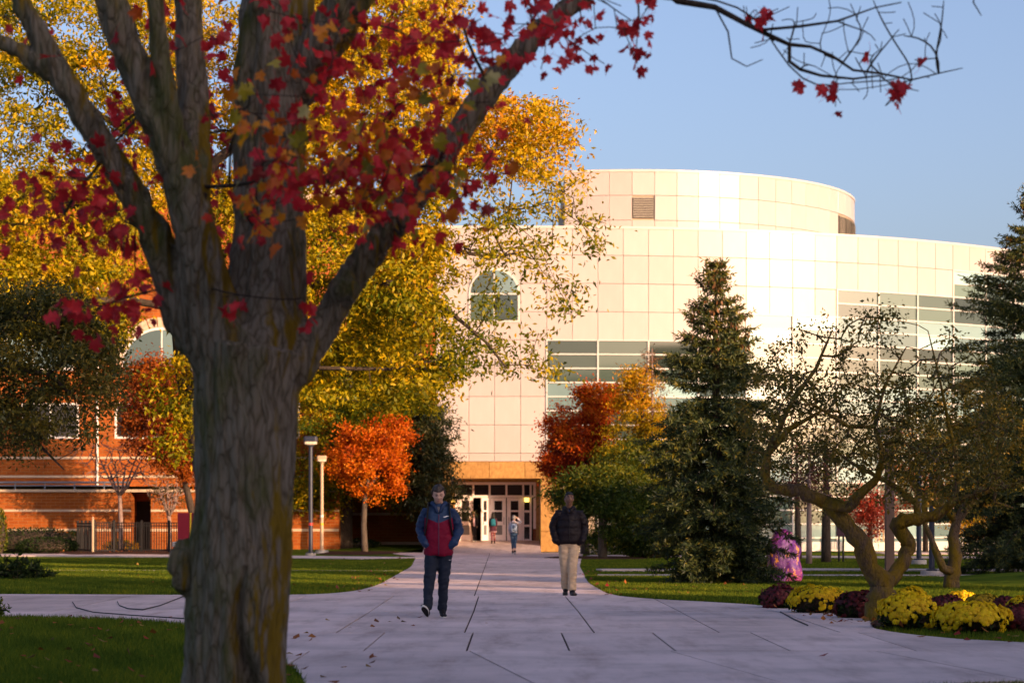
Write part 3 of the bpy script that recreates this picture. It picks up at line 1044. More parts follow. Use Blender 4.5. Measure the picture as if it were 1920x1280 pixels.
class Skel:
    """branch skeleton: given limbs, then twigs that reach for target points"""
    def __init__(s):
        s.p = []; s.par = []; s.rmin = []

    def limb(s, pts, rad, start=None, sub=1):
        """polyline with radii; start = index of the node it leaves from; returns indices"""
        idx = []; prev = start
        fine = []; fr = []
        for i in range(len(pts)):
            if i and sub > 1:
                for k in range(1, sub):
                    t = k / sub
                    fine.append(pts[i - 1] * (1 - t) + pts[i] * t); fr.append(rad[i - 1] * (1 - t) + rad[i] * t)
            fine.append(pts[i]); fr.append(rad[i])
        for q, r in zip(fine, fr):
            s.p.append(np.array(q, float)); s.par.append(-1 if prev is None else prev); s.rmin.append(r)
            prev = len(s.p) - 1; idx.append(prev)
        return idx

    def reach(s, targets, step=.5, jit=.08, sag=0.0, allow=None, order=None):
        """grow a twig to each target from the nearest node"""
        P_ = np.array(s.p)
        base = P_ if allow is None else P_[allow]
        dmin = np.array([np.linalg.norm(base - t, axis=1).min() for t in targets])
        buf = np.zeros((len(s.p) + 40 * len(targets) + 10, 3)); n0 = len(s.p); buf[:n0] = P_
        ok = np.zeros(len(buf), bool)
        if allow is None: ok[:n0] = True
        else: ok[allow] = True
        n = n0
        ends = []
        for i in np.argsort(dmin):
            t = targets[i]
            dd = np.linalg.norm(buf[:n] - t, axis=1); dd[~ok[:n]] = 1e9
            j = int(np.argmin(dd)); L = dd[j]
            k = max(1, min(30, int(L / step)))
            a = buf[j].copy()
            prev = j
            mid = (a + t) / 2 + rng.normal(size=3) * L * .12 + np.array([0, 0, sag * L])
            for q in range(1, k + 1):
                u = q / k
                pt = a * (1 - u) ** 2 + 2 * mid * u * (1 - u) + t * u * u
                if q < k: pt = pt + rng.normal(size=3) * jit * min(step, L)
                s.p.append(pt); s.par.append(prev); s.rmin.append(0)
                buf[n] = pt; ok[n] = True
                prev = n; n += 1
            ends.append(prev)
        return ends

    def tubes(s, mb, tip=.006, power=.48, nseg=(5, 8), minr=0.0, rmax=None):
        n = len(s.p)
        w = np.zeros(n); kids = [[] for _ in range(n)]
        for i in range(n):
            if s.par[i] >= 0: kids[s.par[i]].append(i)
        for i in range(n - 1, -1, -1):
            if not kids[i]: w[i] += 1
            if s.par[i] >= 0: w[s.par[i]] += w[i]
        r = np.maximum(tip * w ** power, minr)
        for i in range(n):
            if s.rmin[i] > 0: r[i] = s.rmin[i]
            elif s.par[i] >= 0: r[i] = min(r[i], r[s.par[i]] * .9)
        starts = [i for i in range(n) if s.par[i] < 0]
        stack = [(None, i) for i in starts]
        while stack:
            p0, i = stack.pop()
            chain = [] if p0 is None else [p0]
            cur = i
            while True:
                chain.append(cur)
                ks = kids[cur]
                if not ks: break
                # continue along a given limb before a twig
                ks = sorted(ks, key=lambda q: (s.rmin[q] > 0, w[q]), reverse=True)
                for q in ks[1:]: stack.append((cur, q))
                cur = ks[0]
            if len(chain) < 2: continue
            rr = [r[c] for c in chain]
            if p0 is not None: rr[0] = min(rr[0], rr[1] * 1.15)
            mb.tube([s.p[c] for c in chain], rr, nseg[1] if max(rr) > .05 else nseg[0], cap=max(rr) > .02)
        return r


def rel(o, pts):
    l = np.array(o.location)
    return np.asarray(pts) - l


def ellipsoid_pts(n, c, r, shell=.35, lo=-1.0):
    """random points in an ellipsoid, crowded towards its surface, in lumps"""
    out = []
    while len(out) < n:
        d = unit(rng.normal(size=3))
        if d[2] < lo: continue
        u = rng.random() ** shell
        out.append(np.array(c) + d * u * np.array(r))
    return np.array(out)


def lumps(centers, per, sd, flat=.7):
    """leaf positions scattered about clump centres"""
    k = len(centers)
    off = rng.normal(size=(k, per, 3)) * np.array([1, 1, flat]) * sd
    sz = rng.uniform(.7, 1.3, size=(k, 1, 1))
    return (np.asarray(centers)[:, None, :] + off * sz).reshape(-1, 3)


def clump_tint(k, per, clump_sd=.25, leaf_sd=.18, base=.5):
    t = base + rng.normal(size=(k, 1)) * clump_sd + rng.normal(size=(k, per)) * leaf_sd
    return np.clip(t, 0, 1).reshape(-1)


BARK = {
    'grey': barkmat('grey_brown_bark', [(.018, .013, .010), (.06, .046, .036), (.12, .095, .075)], 14, bump=.02),
    'dark': barkmat('dark_bark', [(.012, .009, .007), (.035, .026, .02), (.07, .052, .04)], 12, bump=.02),
    'twig': mat('twig_bark', [(.03, .022, .016), (.065, .048, .036)], scale=8, rough=.9, spec=.1),
    'pale': mat('pale_twig_bark', [(.20, .14, .13), (.32, .23, .20)], scale=6, rough=.9, spec=.1),
}


def simple_tree(name, label, base, path, rads, clumps, per, sd, lsize, lm, bark='grey', aspect=.5, tip=.007, droop=.3, base_t=.5,
                tint_fn=None, step=.4, sag=.06, cat='tree', clump_sd=.22, flat=.7, group=None, twig_mat=None, limbs=()):
    """trunk along path, limbs reaching each clump, leaves about the clumps"""
    t = thing(name, label, cat, base, group=group)
    b0 = np.array(base)
    sk = Skel()
    ti = sk.limb([np.array(p) - b0 for p in path], rads, None, 3)
    for lp, lr, st in limbs:
        sk.limb([np.array(p) - b0 for p in lp], lr, ti[st], 3)
    cl = np.asarray(clumps) - b0
    sk.reach(cl, step, .1, sag, allow=[i for i in range(len(sk.p)) if i >= len(ti) * .3])
    mb = MB(); sk.tubes(mb, tip)
    mb.obj('trunk', BARK[bark], t, smooth=True)
    if per:
        pos = lumps(cl, per, sd, flat)
        tint = clump_tint(len(cl), per, clump_sd, .15, base_t)
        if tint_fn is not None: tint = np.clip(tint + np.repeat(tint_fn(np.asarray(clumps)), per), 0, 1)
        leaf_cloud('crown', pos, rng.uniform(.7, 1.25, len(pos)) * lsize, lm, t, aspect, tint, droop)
    return t


LM = {
    'gold': leafmat('golden_leaves', [(.04, .075, .003), (.17, .17, .003), (.42, .31, .003), (.58, .34, .003), (.54, .20, .004)], .32, gloss=.015),
    'larch': leafmat('larch_needles', [(.02, .045, .004), (.10, .12, .003), (.36, .26, .002), (.56, .29, .002), (.56, .19, .003)], .35, gloss=.015),
    'orange': leafmat('orange_leaves', [(.16, .02, .003), (.46, .075, .002), (.66, .15, .002), (.66, .25, .006)], .35, gloss=.015),
    'redor': leafmat('red_orange_leaves', [(.09, .010, .006), (.30, .03, .004), (.56, .075, .002), (.60, .17, .004)], .35, gloss=.015),
    'rust': leafmat('rust_leaves', [(.09, .015, .006), (.24, .05, .005), (.40, .10, .004)], .35, gloss=.015),
    'olive': leafmat('olive_leaves', [(.028, .036, .006), (.070, .072, .009), (.16, .125, .009), (.25, .15, .009)], .3, gloss=.03),
    'feather': leafmat('feathery_green', [(.018, .042, .006), (.045, .08, .006), (.12, .13, .005), (.26, .20, .004)], .35, gloss=.02),
    'hemlock': leafmat('dark_conifer_needles', [(.012, .022, .006), (.026, .040, .008), (.07, .06, .008), (.13, .08, .008)], .2, gloss=.03),
    'spruce': leafmat('spruce_needles', [(.012, .024, .010), (.030, .052, .015), (.085, .098, .017), (.22, .17, .013)], .18, gloss=.035),
    'cones': leafmat('spruce_cone_clusters', [(.10, .045, .02), (.17, .08, .03), (.22, .11, .04)], .1, gloss=.02),
    'hedge': leafmat('hedge_leaves', [(.008, .018, .005), (.016, .032, .007), (.03, .05, .009)], .2, gloss=.015),
    'purple': leafmat('dull_purple_leaves', [(.05, .018, .018), (.11, .035, .03), (.16, .06, .035)], .3, gloss=.02),
    'redbush': leafmat('red_shrub_leaves', [(.12, .012, .010), (.30, .03, .012), (.40, .06, .012)], .35, gloss=.02),
}

# ------------------------------------------------------------------ big golden locust behind the maple
YL = 66.0
loc_base = P(405, 0, YL); loc_base.z = 0
lt = thing('locust_tree', 'large golden locust tree with a leaning dark trunk behind the foreground maple', 'tree', loc_base)
sk = Skel()
def LP(x, y, dy=0): return np.array(P(x, y, YL + dy)) - np.array(loc_base)
ti = sk.limb([LP(405, 1062), LP(398, 980), LP(386, 900), LP(362, 790), LP(343, 690), LP(335, 610), LP(345, 520), LP(372, 420), LP(405, 300)], [.36, .30, .28, .27, .25, .22, .2, .18, .15], None, 3)
l1 = sk.limb([LP(440, 470), LP(560, 430, -1), LP(680, 420, -1), LP(770, 436, -1.5), LP(850, 470, -2), LP(925, 483, -2), LP(990, 470, -2)], [.11, .10, .09, .08, .06, .04, .025], ti[19], 3)
l2 = sk.limb([LP(470, 540, -2), LP(640, 530, -3), LP(760, 530, -3.5), LP(800, 545, -3.5), LP(850, 590, -3.5), LP(910, 640, -3.5), LP(950, 690, -3.5)], [.10, .09, .08, .07, .06, .04, .025], ti[17], 3)
l3 = sk.limb([LP(520, 330), LP(660, 310, 1), LP(820, 320, 1), LP(940, 300, 1), LP(1030, 260, 1)], [.10, .09, .07, .05, .03], ti[22], 3)
l4 = sk.limb([LP(560, 190, 1), LP(720, 120, 2), LP(860, 70, 2)], [.09, .07, .04], ti[24], 3)
l5 = sk.limb([LP(260, 430, -1), LP(120, 380, -2), LP(0, 330, -2)], [.09, .07, .045], ti[18], 3)
l6 = sk.limb([LP(240, 250, 0), LP(90, 150, 1), LP(-60, 80, 1)], [.09, .07, .04], ti[24], 3)
l7 = sk.limb([LP(500, 640, -3), LP(600, 690, -4), LP(738, 692, -4), LP(818, 675, -4)], [.07, .06, .045, .025], ti[15], 3)
l8 = sk.limb([LP(230, 560, -3), LP(120, 570, -4), LP(20, 560, -4)], [.10, .07, .04], ti[16], 3)
def region(n, x0, x1, y0, y1, d0=-5, d1=4, keep=None):
    out = []
    while len(out) < n:
        x, y = random.uniform(x0, x1), random.uniform(y0, y1)
        if keep and not keep(x, y): continue
        out.append(LP(x, y, random.uniform(d0, d1)))
    return out
tg = []
tg += region(210, 560, 860, -20, 330)                                   # upper middle
tg += region(70, 840, 1090, 185, 330, -4, 3, lambda x, y: ((x - 900) / 190) ** 2 + ((y - 260) / 85) ** 2 < 1)
tg += region(85, 800, 1120, 300, 700, -5, 0, lambda x, y: x < 1130 - .25 * abs(y - 500) and random.random() < (1.0 if y < 480 else .7) and not (870 < x < 985 and 495 < y < 600 and random.random() < .75))
tg += region(215, 545, 815, 330, 770, -6, 2)
tg += region(16, 820, 890, 620, 720, -5, -2)
tg += region(165, -60, 380, -20, 330)
tg += region(210, -60, 235, 330, 640, -6, 2)
tg += region(50, 235, 560, 330, 560, -3, 3)
tg += region(14, 300, 380, 560, 860, -2, -.6)
tg += region(60, 300, 600, -20, 330, 0, 5)
sk.reach(np.array(tg), .55, .12, .05, allow=list(range(10, len(sk.p))))
mb = MB(); sk.tubes(mb, .011, .46)
mb.obj('trunk', BARK['dark'], lt, smooth=True)
cl = np.array(tg)
per = 150
pos = lumps(cl, per, .30, .60)
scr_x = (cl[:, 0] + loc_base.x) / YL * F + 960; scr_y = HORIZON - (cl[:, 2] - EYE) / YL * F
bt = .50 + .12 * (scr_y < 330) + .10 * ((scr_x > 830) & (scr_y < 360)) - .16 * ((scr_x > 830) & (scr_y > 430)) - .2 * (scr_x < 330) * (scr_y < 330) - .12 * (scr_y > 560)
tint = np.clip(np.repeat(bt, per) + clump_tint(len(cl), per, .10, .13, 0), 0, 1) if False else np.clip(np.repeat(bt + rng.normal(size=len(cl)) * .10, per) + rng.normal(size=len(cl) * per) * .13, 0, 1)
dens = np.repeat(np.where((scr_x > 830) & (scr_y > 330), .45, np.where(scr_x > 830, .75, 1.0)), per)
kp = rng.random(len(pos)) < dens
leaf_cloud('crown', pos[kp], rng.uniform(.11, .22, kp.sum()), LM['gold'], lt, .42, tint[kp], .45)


# ------------------------------------------------------------------ trees beyond
def ell_clumps(px, py, rx, ry, Y, n, depth=None, shell=.45, lo=-1.0, cut=None):
    c = P(px, py, Y); s = Y / F
    d = rx * s if depth is None else depth
    q = ellipsoid_pts(n * (2 if cut else 1), c, (rx * s, d, ry * s), shell, lo)
    if cut:
        sx = q[:, 0] / q[:, 1] * F + 960; sy = HORIZON - (q[:, 2] - EYE) / q[:, 1] * F
        q = np.array([p for p, x, y in zip(q, sx, sy) if cut(x, y)])[:n]
    return q


def gp(px, Y, z=0): return (float((px - 960) / F * Y), Y, z)


# feathery golden conifer left of the entrance
Yc = 104.0
cl = np.vstack([ell_clumps(640, 800, 120, 150, Yc, 150), ell_clumps(760, 850, 60, 110, Yc + 1, 60), ell_clumps(600, 920, 70, 50, Yc - 1, 45), ell_clumps(700, 650, 110, 90, Yc, 70),
                ell_clumps(745, 905, 55, 45, Yc, 26)])
simple_tree('bald_cypress', 'feathery yellow green tree with a stout dark trunk left of the entrance', gp(636, Yc), [gp(636, Yc), gp(640, Yc, 2.2), gp(645, Yc, 6), gp(660, Yc, 10)], [.62, .52, .36, .15],
            cl, 150, .36, .19, LM['gold'], 'dark', .34, .010, .35, .36, clump_sd=.16, flat=.6,
            tint_fn=lambda c: .10 * np.clip((c[:, 2] - 6) / 5, -1, 1) - .25 * (rng.random(len(c)) < .15))
# small orange maple
Yc = 99.5
cl = np.vstack([ell_clumps(700, 868, 72, 72, Yc, 120, shell=.5), ell_clumps(735, 815, 40, 38, Yc, 36), ell_clumps(655, 815, 18, 30, Yc, 10), ell_clumps(640, 870, 30, 24, Yc, 14), ell_clumps(705, 790, 20, 28, Yc, 9)])
simple_tree('orange_maple', 'small bright orange maple with a slim trunk left of the entrance', gp(684, Yc), [gp(684, Yc), gp(682, Yc, 1.2), gp(684, Yc, 2.4), gp(692, Yc, 3.4)], [.15, .125, .11, .06],
            cl, 120, .20, .12, LM['orange'], 'grey', .6, .007, .2, .55, clump_sd=.16, limbs=(([gp(670, Yc, 3.4), gp(650, Yc, 4.6)], [.06, .03], 6), ([gp(715, Yc, 3.6), gp(735, Yc, 4.8)], [.06, .03], 7)))
# dark hemlock-like conifer beside the entrance
Yc = 101.0
cl = []
for i in range(150):
    y = random.uniform(760, 975); hw = 30 + 42 * min(1, (y - 750) / 150)
    x = 806 + random.uniform(-hw, hw) * random.uniform(.3, 1)
    cl.append(P(x, y, Yc + random.uniform(-1.3, 1.3)))
simple_tree('dark_conifer', 'dark drooping conifer at the left edge of the entrance', gp(800, Yc), [gp(800, Yc), gp(800, Yc, 2), gp(803, Yc, 5), gp(803, Yc, 7)], [.2, .16, .1, .04],
            np.array(cl), 120, .28, .20, LM['hemlock'], 'dark', .28, .007, .7, .42, clump_sd=.2, flat=.45)
# rust red tree behind the maple trunk
Yc = 96.0
cl = np.vstack([ell_clumps(300, 770, 80, 100, Yc, 110), ell_clumps(340, 850, 40, 50, Yc, 36), ell_clumps(275, 700, 45, 40, Yc, 24)])
simple_tree('rust_tree', 'rust red tree in front of the brick hall behind the maple trunk', gp(370, Yc), [gp(370, Yc), gp(362, Yc, 1.6), gp(345, Yc, 3.2), gp(325, Yc, 5)], [.2, .17, .12, .06],
            cl, 130, .30, .15, LM['rust'], 'dark', .5, .008, .3, .5, tint_fn=lambda c: .25 * (c[:, 0] > -14.2))
# red orange tree right of the entrance
Yc = 94.0
cl = np.vstack([ell_clumps(1085, 845, 72, 70, Yc, 130), ell_clumps(1120, 770, 42, 44, Yc, 44), ell_clumps(1050, 800, 26, 34, Yc, 16), ell_clumps(1150, 745, 16, 26, Yc, 8), ell_clumps(1092, 735, 10, 22, Yc, 6), ell_clumps(1055, 880, 40, 30, Yc, 26)])
simple_tree('red_maple', 'red and orange maple just right of the entrance', gp(1098, Yc), [gp(1098, Yc), gp(1096, Yc, 1.5), gp(1096, Yc, 3), gp(1105, Yc, 4.4)], [.18, .15, .12, .06],
            cl, 130, .22, .12, LM['redor'], 'grey', .6, .007, .2, .42, tint_fn=lambda c: np.clip((c[:, 2] - 4.2) * .16, -.3, .3) + .1 * (c[:, 0] > 3.2))
# golden larch, yellow above and green below
Yc = 91.0
cl = []
for i in range(260):
    y = 690 + 350 * random.random() ** .75
    hw = 14 + 72 * min(1, (y - 680) / 230) ** .9
    x = 1196 + random.uniform(-hw, hw)
    cl.append(P(x, y, Yc + random.uniform(-1.2, 1.2)))
cl = np.array(cl)
simple_tree('golden_larch', 'conical larch turning yellow at the top and green below', gp(1200, Yc), [gp(1200, Yc), gp(1199, Yc, 3), gp(1204, Yc, 6), gp(1214, Yc, 7.6)], [.2, .15, .08, .03],
            cl, 130, .24, .17, LM['larch'], 'dark', .26, .007, .25, .10, clump_sd=.10, flat=.5, tint_fn=lambda c: np.clip((c[:, 2] - 2.6) * .17, -.1, .58))
cl = np.array([P(1223 + random.gauss(0, 10) * (1 + (y_ - 660) / 90), y_, Yc - .5 + random.gauss(0, .2)) for y_ in np.random.default_rng(3).uniform(662, 770, 34)])
simple_tree('larch_spire', 'thin brown half bare larch spire beside the golden larch', gp(1224, Yc - .5), [gp(1224, Yc - .5), gp(1223, Yc - .5, 4), gp(1223, Yc - .5, 8.25)], [.1, .07, .015],
            cl, 26, .14, .13, LM['cones'], 'pale', .3, .008, .1, .6)
# soft green feathery tree with a pale trunk
Yc = 83.0
cl = np.vstack([ell_clumps(1135, 925, 95, 60, Yc, 110), ell_clumps(1190, 870, 60, 60, Yc + 2, 50), ell_clumps(1080, 935, 45, 36, Yc, 26), ell_clumps(1195, 1000, 60, 45, Yc, 50), ell_clumps(1230, 960, 40, 90, Yc + 1, 40)])
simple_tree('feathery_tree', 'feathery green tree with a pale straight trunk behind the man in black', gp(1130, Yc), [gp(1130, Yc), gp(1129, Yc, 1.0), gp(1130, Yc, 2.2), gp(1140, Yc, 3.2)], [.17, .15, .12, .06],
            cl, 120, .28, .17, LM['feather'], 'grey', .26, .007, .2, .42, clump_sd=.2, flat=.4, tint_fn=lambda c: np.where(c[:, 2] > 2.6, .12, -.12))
# bare trees at the left fence
def bare_tree(label, px, Y, top, w, y_split, n, bark, seed, leafy=None):
    base = gp(px, Y)
    t = thing('bare_tree', label, 'tree', base)
    b0 = np.array(base)
    sk = Skel()
    zs = EYE - (y_split - HORIZON) / F * Y
    ti = sk.limb([np.zeros(3), np.array([0.02, 0, zs * .5]), np.array([-.03, 0, zs])], [.12, .10, .085], None, 3)
    r_ = np.random.default_rng(seed)
    zt = EYE - (top - HORIZON) / F * Y
    tg = []
    for i in range(n):
        a = r_.uniform(0, 2 * PI); u = r_.random() ** .5
        el = r_.uniform(.25, 1.0)
        z = zs + (zt - zs) * el * (1 - .35 * u * u) 
        rr = w / F * Y * u * (.35 + .65 * min(1, (z - zs) / (zt - zs) * 1.6))
        tg.append(np.array([rr * math.cos(a), rr * math.sin(a) * .8, z]))
    for k in range(6):
        a = 2 * PI * k / 6 + .4
        e_ = np.array([.32 * w / F * Y * math.cos(a), .3 * w / F * Y * math.sin(a), zs + (zt - zs) * .45])
        sk.limb([np.array([0, 0, zs]) * .6 + e_ * .4 + np.array([0, 0, -.12]), e_], [.045, .028], ti[-1], 3)
    sk.reach(np.array(tg), .22, .12, .02, allow=list(range(len(ti) - 1, len(sk.p))))
    mb = MB(); sk.tubes(mb, .019, .32, (4, 7))
    mb.obj('trunk', BARK[bark], t, smooth=True)
    return t
bare_tree('bare pinkish tree with upswept twigs in front of the left fence', 226, 98.5, 800, 108, 930, 300, 'pale', 5)
tb = bare_tree('small grey twiggy tree beside the maroon sign', 318, 99.5, 865, 60, 968, 200, 'pale', 8)
leaf_cloud('crown', lumps(ellipsoid_pts(40, (0, 0, 2.6), (1.0, 1.0, .9)), 30, .2), .10, LM['hemlock'], tb, .4)

# dark shaded tree hanging in from the left edge
Yd = 36.0
bd_ = gp(-190, Yd)
dt = thing('shade_tree', 'shaded olive tree drooping in at the left edge', 'tree', bd_)
sk = Skel(); b0 = np.array(bd_)
DP = lambda x, y, dy=0: np.array(P(x, y, Yd + dy)) - b0
ti = sk.limb([DP(-190, 1133), DP(-188, 900), DP(-180, 700), DP(-170, 560), DP(-150, 400)], [.22, .18, .16, .13, .08], None, 3)
sk.limb([DP(-90, 640), DP(0, 690, -.3), DP(90, 700, -.5), DP(160, 760, -.6)], [.07, .055, .035, .012], ti[8], 3)
sk.limb([DP(-90, 720), DP(0, 760, .3), DP(70, 830, .3), DP(120, 880, .3)], [.06, .045, .03, .01], ti[7], 3)
sk.limb([DP(-80, 560), DP(30, 585, .4), DP(120, 620, .4), DP(190, 700, .4)], [.06, .045, .03, .01], ti[10], 3)
tg = []
while len(tg) < 170:
    x, y = random.uniform(-60, 235), random.uniform(545, 880)
    if ((x - 40) / 185) ** 2 + ((y - 705) / 165) ** 2 < 1 and not (y > 770 and x > 150 and random.random() < .6):
        if y > 820 and random.random() < .6: continue
        tg.append(DP(x, y, random.uniform(-1.0, 1.0)))
sk.reach(np.array(tg), .25, .1, -.05, allow=list(range(8, len(sk.p))))
mb = MB(); sk.tubes(mb, .0055, .45, (4, 7)); mb.obj('trunk', BARK['dark'], dt, smooth=True)
cl = np.array(tg)
leaf_cloud('crown', lumps(cl, 150, .15, .8), rng.uniform(.05, .11, 150 * len(cl)), LM['olive'], dt, .42, clump_tint(len(cl), 150, .18, .16, .42), .6)


# ------------------------------------------------------------------ spruces
def spruce(label, base, H, Rb, seed, whorls=30, cones=0.0, low=.02):
    r_ = np.random.default_rng(seed)
    t = thing('spruce_tree', label, 'tree', base)
    mb = MB()
    mb.tube([(0, 0, 0), (0.01, 0, H * .3), (0, .01, H * .7), (.0, 0, H * .93), (0, 0, H)], [.15, .12, .06, .02, .008], 8)
    tw0 = []; twd = []; twl = []; cone_p = []
    for k in range(whorls):
        f = k / (whorls - 1)
        z = H * (low + (1 - low - .025) * f ** 1.0)
        frac = 1 - z / H
        rad = Rb * float(np.interp(frac, [0, .05, .12, .22, .34, .5, .7, .9, 1], [.03, .10, .26, .50, .74, .90, 1.0, 1.0, .92]))
        nb = int(6 + 7 * frac)
        a0 = r_.uniform(0, 2 * PI)
        for i in range(nb):
            a = a0 + 2 * PI * i / nb + r_.normal() * .18
            L = rad * r_.uniform(.60, 1.16)
            L = max(L, .13)
            if f > .9: rise, drop = .75, 0
            elif f > .6: rise, drop = .32, .22
            else: rise, drop = .10, .42
            pts = []
            rise += r_.normal() * .10
            n_ = 6
            for q in range(n_ + 1):
                u = q / n_
                pts.append(np.array([math.cos(a) * L * u, math.sin(a) * L * u, z + L * (rise * u - drop * u * u + .14 * u ** 3)]))
            mb.tube(pts, [.018 * (1 - .8 * q / n_) * (.5 + frac) for q in range(n_ + 1)], 4, cap=False)
            # sprays on both sides of the branch
            m_ = max(3, int(L / .062))
            d = np.array([math.cos(a), math.sin(a), 0]); sd_ = np.array([-math.sin(a), math.cos(a), 0])
            for q in range(m_):
                u = .18 + .82 * (q + r_.random()) / m_
                j = min(int(u * n_), n_ - 1); v = u * n_ - j
                p = pts[j] * (1 - v) + pts[j + 1] * v
                for s in (-1, 1):
                    dv = d * r_.uniform(.5, .9) + sd_ * s * r_.uniform(.5, 1.0) + np.array([0, 0, r_.uniform(-.45, .15)])
                    tw0.append(p); twd.append(dv); twl.append(min(.36, .10 + .34 * L * (1.05 - u)) * r_.uniform(.6, 1.2))
                if r_.random() < .3:
                    tw0.append(p); twd.append(d * .4 + np.array([0, 0, -1.0])); twl.append(.2 * r_.uniform(.5, 1.1))
            tw0.append(pts[-1]); twd.append(d + np.array([0, 0, .25])); twl.append(.16)
            if f > .72 and r_.random() < cones: cone_p.append(pts[-2])
    mb.obj('trunk', BARK['dark'], t, smooth=True)
    tw0 = np.array(tw0); twd = unit(np.array(twd)); twl = np.array(twl)
    # needles: slim blades set round each spray
    per = 9
    n = len(tw0)
    u = r_.random((n, per, 1))
    base_ = tw0[:, None, :] + twd[:, None, :] * twl[:, None, None] * u
    nd = twd[:, None, :] * .75 + r_.normal(size=(n, per, 3)) * .55
    tint = np.clip(.34 + .16 * r_.normal(size=(n, 1)) + .10 * r_.normal(size=(n, per)) + .30 * (u[:, :, 0] - .4) + .26 * (tw0[:, 2:3] / H) ** 2, 0, 1)  # sunlit crown put into the tint: needles lighten towards the top
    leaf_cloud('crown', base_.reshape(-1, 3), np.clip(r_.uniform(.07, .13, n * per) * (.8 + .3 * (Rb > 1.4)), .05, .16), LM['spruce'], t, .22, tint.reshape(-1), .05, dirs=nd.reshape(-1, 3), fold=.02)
    if cone_p:
        cp_ = np.array(cone_p)
        leaf_cloud('cones', lumps(cp_, 7, .05), .13, LM['cones'], t, .45, None, 2.0)
    return t


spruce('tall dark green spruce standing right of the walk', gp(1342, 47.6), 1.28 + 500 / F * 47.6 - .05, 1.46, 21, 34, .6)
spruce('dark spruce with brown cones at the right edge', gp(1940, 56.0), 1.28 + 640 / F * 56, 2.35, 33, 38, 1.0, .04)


# ------------------------------------------------------------------ gnarled crabapples
moss_bark = barkmat('mossy_bark', [(.014, .010, .008), (.06, .040, .028), (.13, .09, .065)], 26, (1, 1, .35), bump=.02,
                    moss=[((.20, .13, .012), .40, .58, 3.5, 3.0, None)])
BARK['moss'] = moss_bark
def gnarled(label, base, limbs, targets, per, lsize, sd, seed, Y, tint, tip=.0075):
    t = thing('crabapple_tree', label, 'tree', base)
    b0 = np.array(base); sk = Skel()
    ids = {}
    for key, start, at, pts, rad in limbs:
        st = None if start is None else ids[start][min(at * 3, len(ids[start]) - 1)]
        ids[key] = sk.limb([np.array(P(x, y, Y + d)) - b0 for x, y, d in pts], rad, st, 3)
    nl = len(sk.p)
    for i in range(2, nl):
        sk.p[i] = sk.p[i] + rng.normal(size=3) * sk.rmin[i] * .12; sk.rmin[i] *= rng.uniform(.86, 1.16)
    sk.reach(np.array(targets) - b0, .16, .16, .05, allow=list(range(min(14, nl - 1), nl)))
    mb = MB(); sk.tubes(mb, tip, .42, (4, 9)); o = mb.obj('trunk', BARK['moss'], t, smooth=True)
    cl = np.array(targets) - b0
    pos = lumps(cl, per, sd, .9)
    leaf_cloud('crown', pos, rng.uniform(.6, 1.3, len(pos)) * lsize, LM['olive'], t, .55, clump_tint(len(cl), per, .18, .17, tint), .3)
    return t
Yk = 29.6
kb = gp(1648, Yk)
limbs = [('t', None, 0, [(1648, 1168, 0), (1646, 1150, 0), (1650, 1120, 0), (1650, 1092, 0)], [.24, .20, .185, .165]),
         ('l', 't', 3, [(1632, 1062, 0), (1612, 1015, -.1), (1582, 975, -.1), (1545, 940, -.15), (1500, 920, -.2), (1450, 916, -.2), (1434, 890, -.2), (1440, 850, -.1), (1478, 805, 0), (1540, 770, .1)],
          [.135, .12, .11, .10, .085, .07, .062, .05, .04, .02]),
         ('l2', 'l', 3, [(1592, 950, -.3), (1612, 925, -.4), (1648, 890, -.5), (1655, 850, -.5), (1640, 800, -.5), (1660, 720, -.4), (1700, 650, -.3)], [.075, .062, .050, .038, .028, .018, .008]),
         ('r', 't', 3, [(1672, 1085, .1), (1692, 1055, .2), (1704, 1028, .25), (1700, 1010, .25), (1682, 985, .25), (1690, 972, .2), (1722, 975, .2), (1762, 962, .2), (1785, 940, .15), (1830, 928, .1), (1880, 905, .1)],
          [.11, .105, .10, .095, .10, .09, .075, .065, .05, .035, .015]),
         ('r2', 'r', 6, [(1720, 945, .3), (1690, 920, .4), (1668, 905, .5), (1600, 870, .6), (1560, 840, .6)], [.05, .042, .034, .022, .010]),
         ('r3', 'r', 8, [(1800, 880, .3), (1780, 800, .4), (1760, 700, .4), (1740, 620, .3)], [.035, .025, .016, .007]),
         ('l3', 'l', 7, [(1480, 760, -.3), (1530, 690, -.4), (1560, 620, -.4)], [.035, .025, .01]),
         ('l4', 'l2', 4, [(1590, 800, -.8), (1530, 760, -.9)], [.03, .012])]
tg = []
while len(tg) < 470:
    x, y = random.uniform(1385, 1905), random.uniform(560, 945)
    d = ((x - 1640) / 262) ** 2 + ((y - 800) / 215) ** 2
    if d > 1: continue
    if y < 700 and random.random() < .62: continue
    if y > 915 and random.random() < .5: continue
    if x < 1560 and y > 880 and random.random() < .6: continue
    tg.append(P(x, y, Yk + random.uniform(-1.5, 1.3)))
gnarled('gnarled mossy crabapple rising from the flower bed', kb, limbs, tg, 34, .055, .075, 4, Yk, .5)
Y2 = 43.5
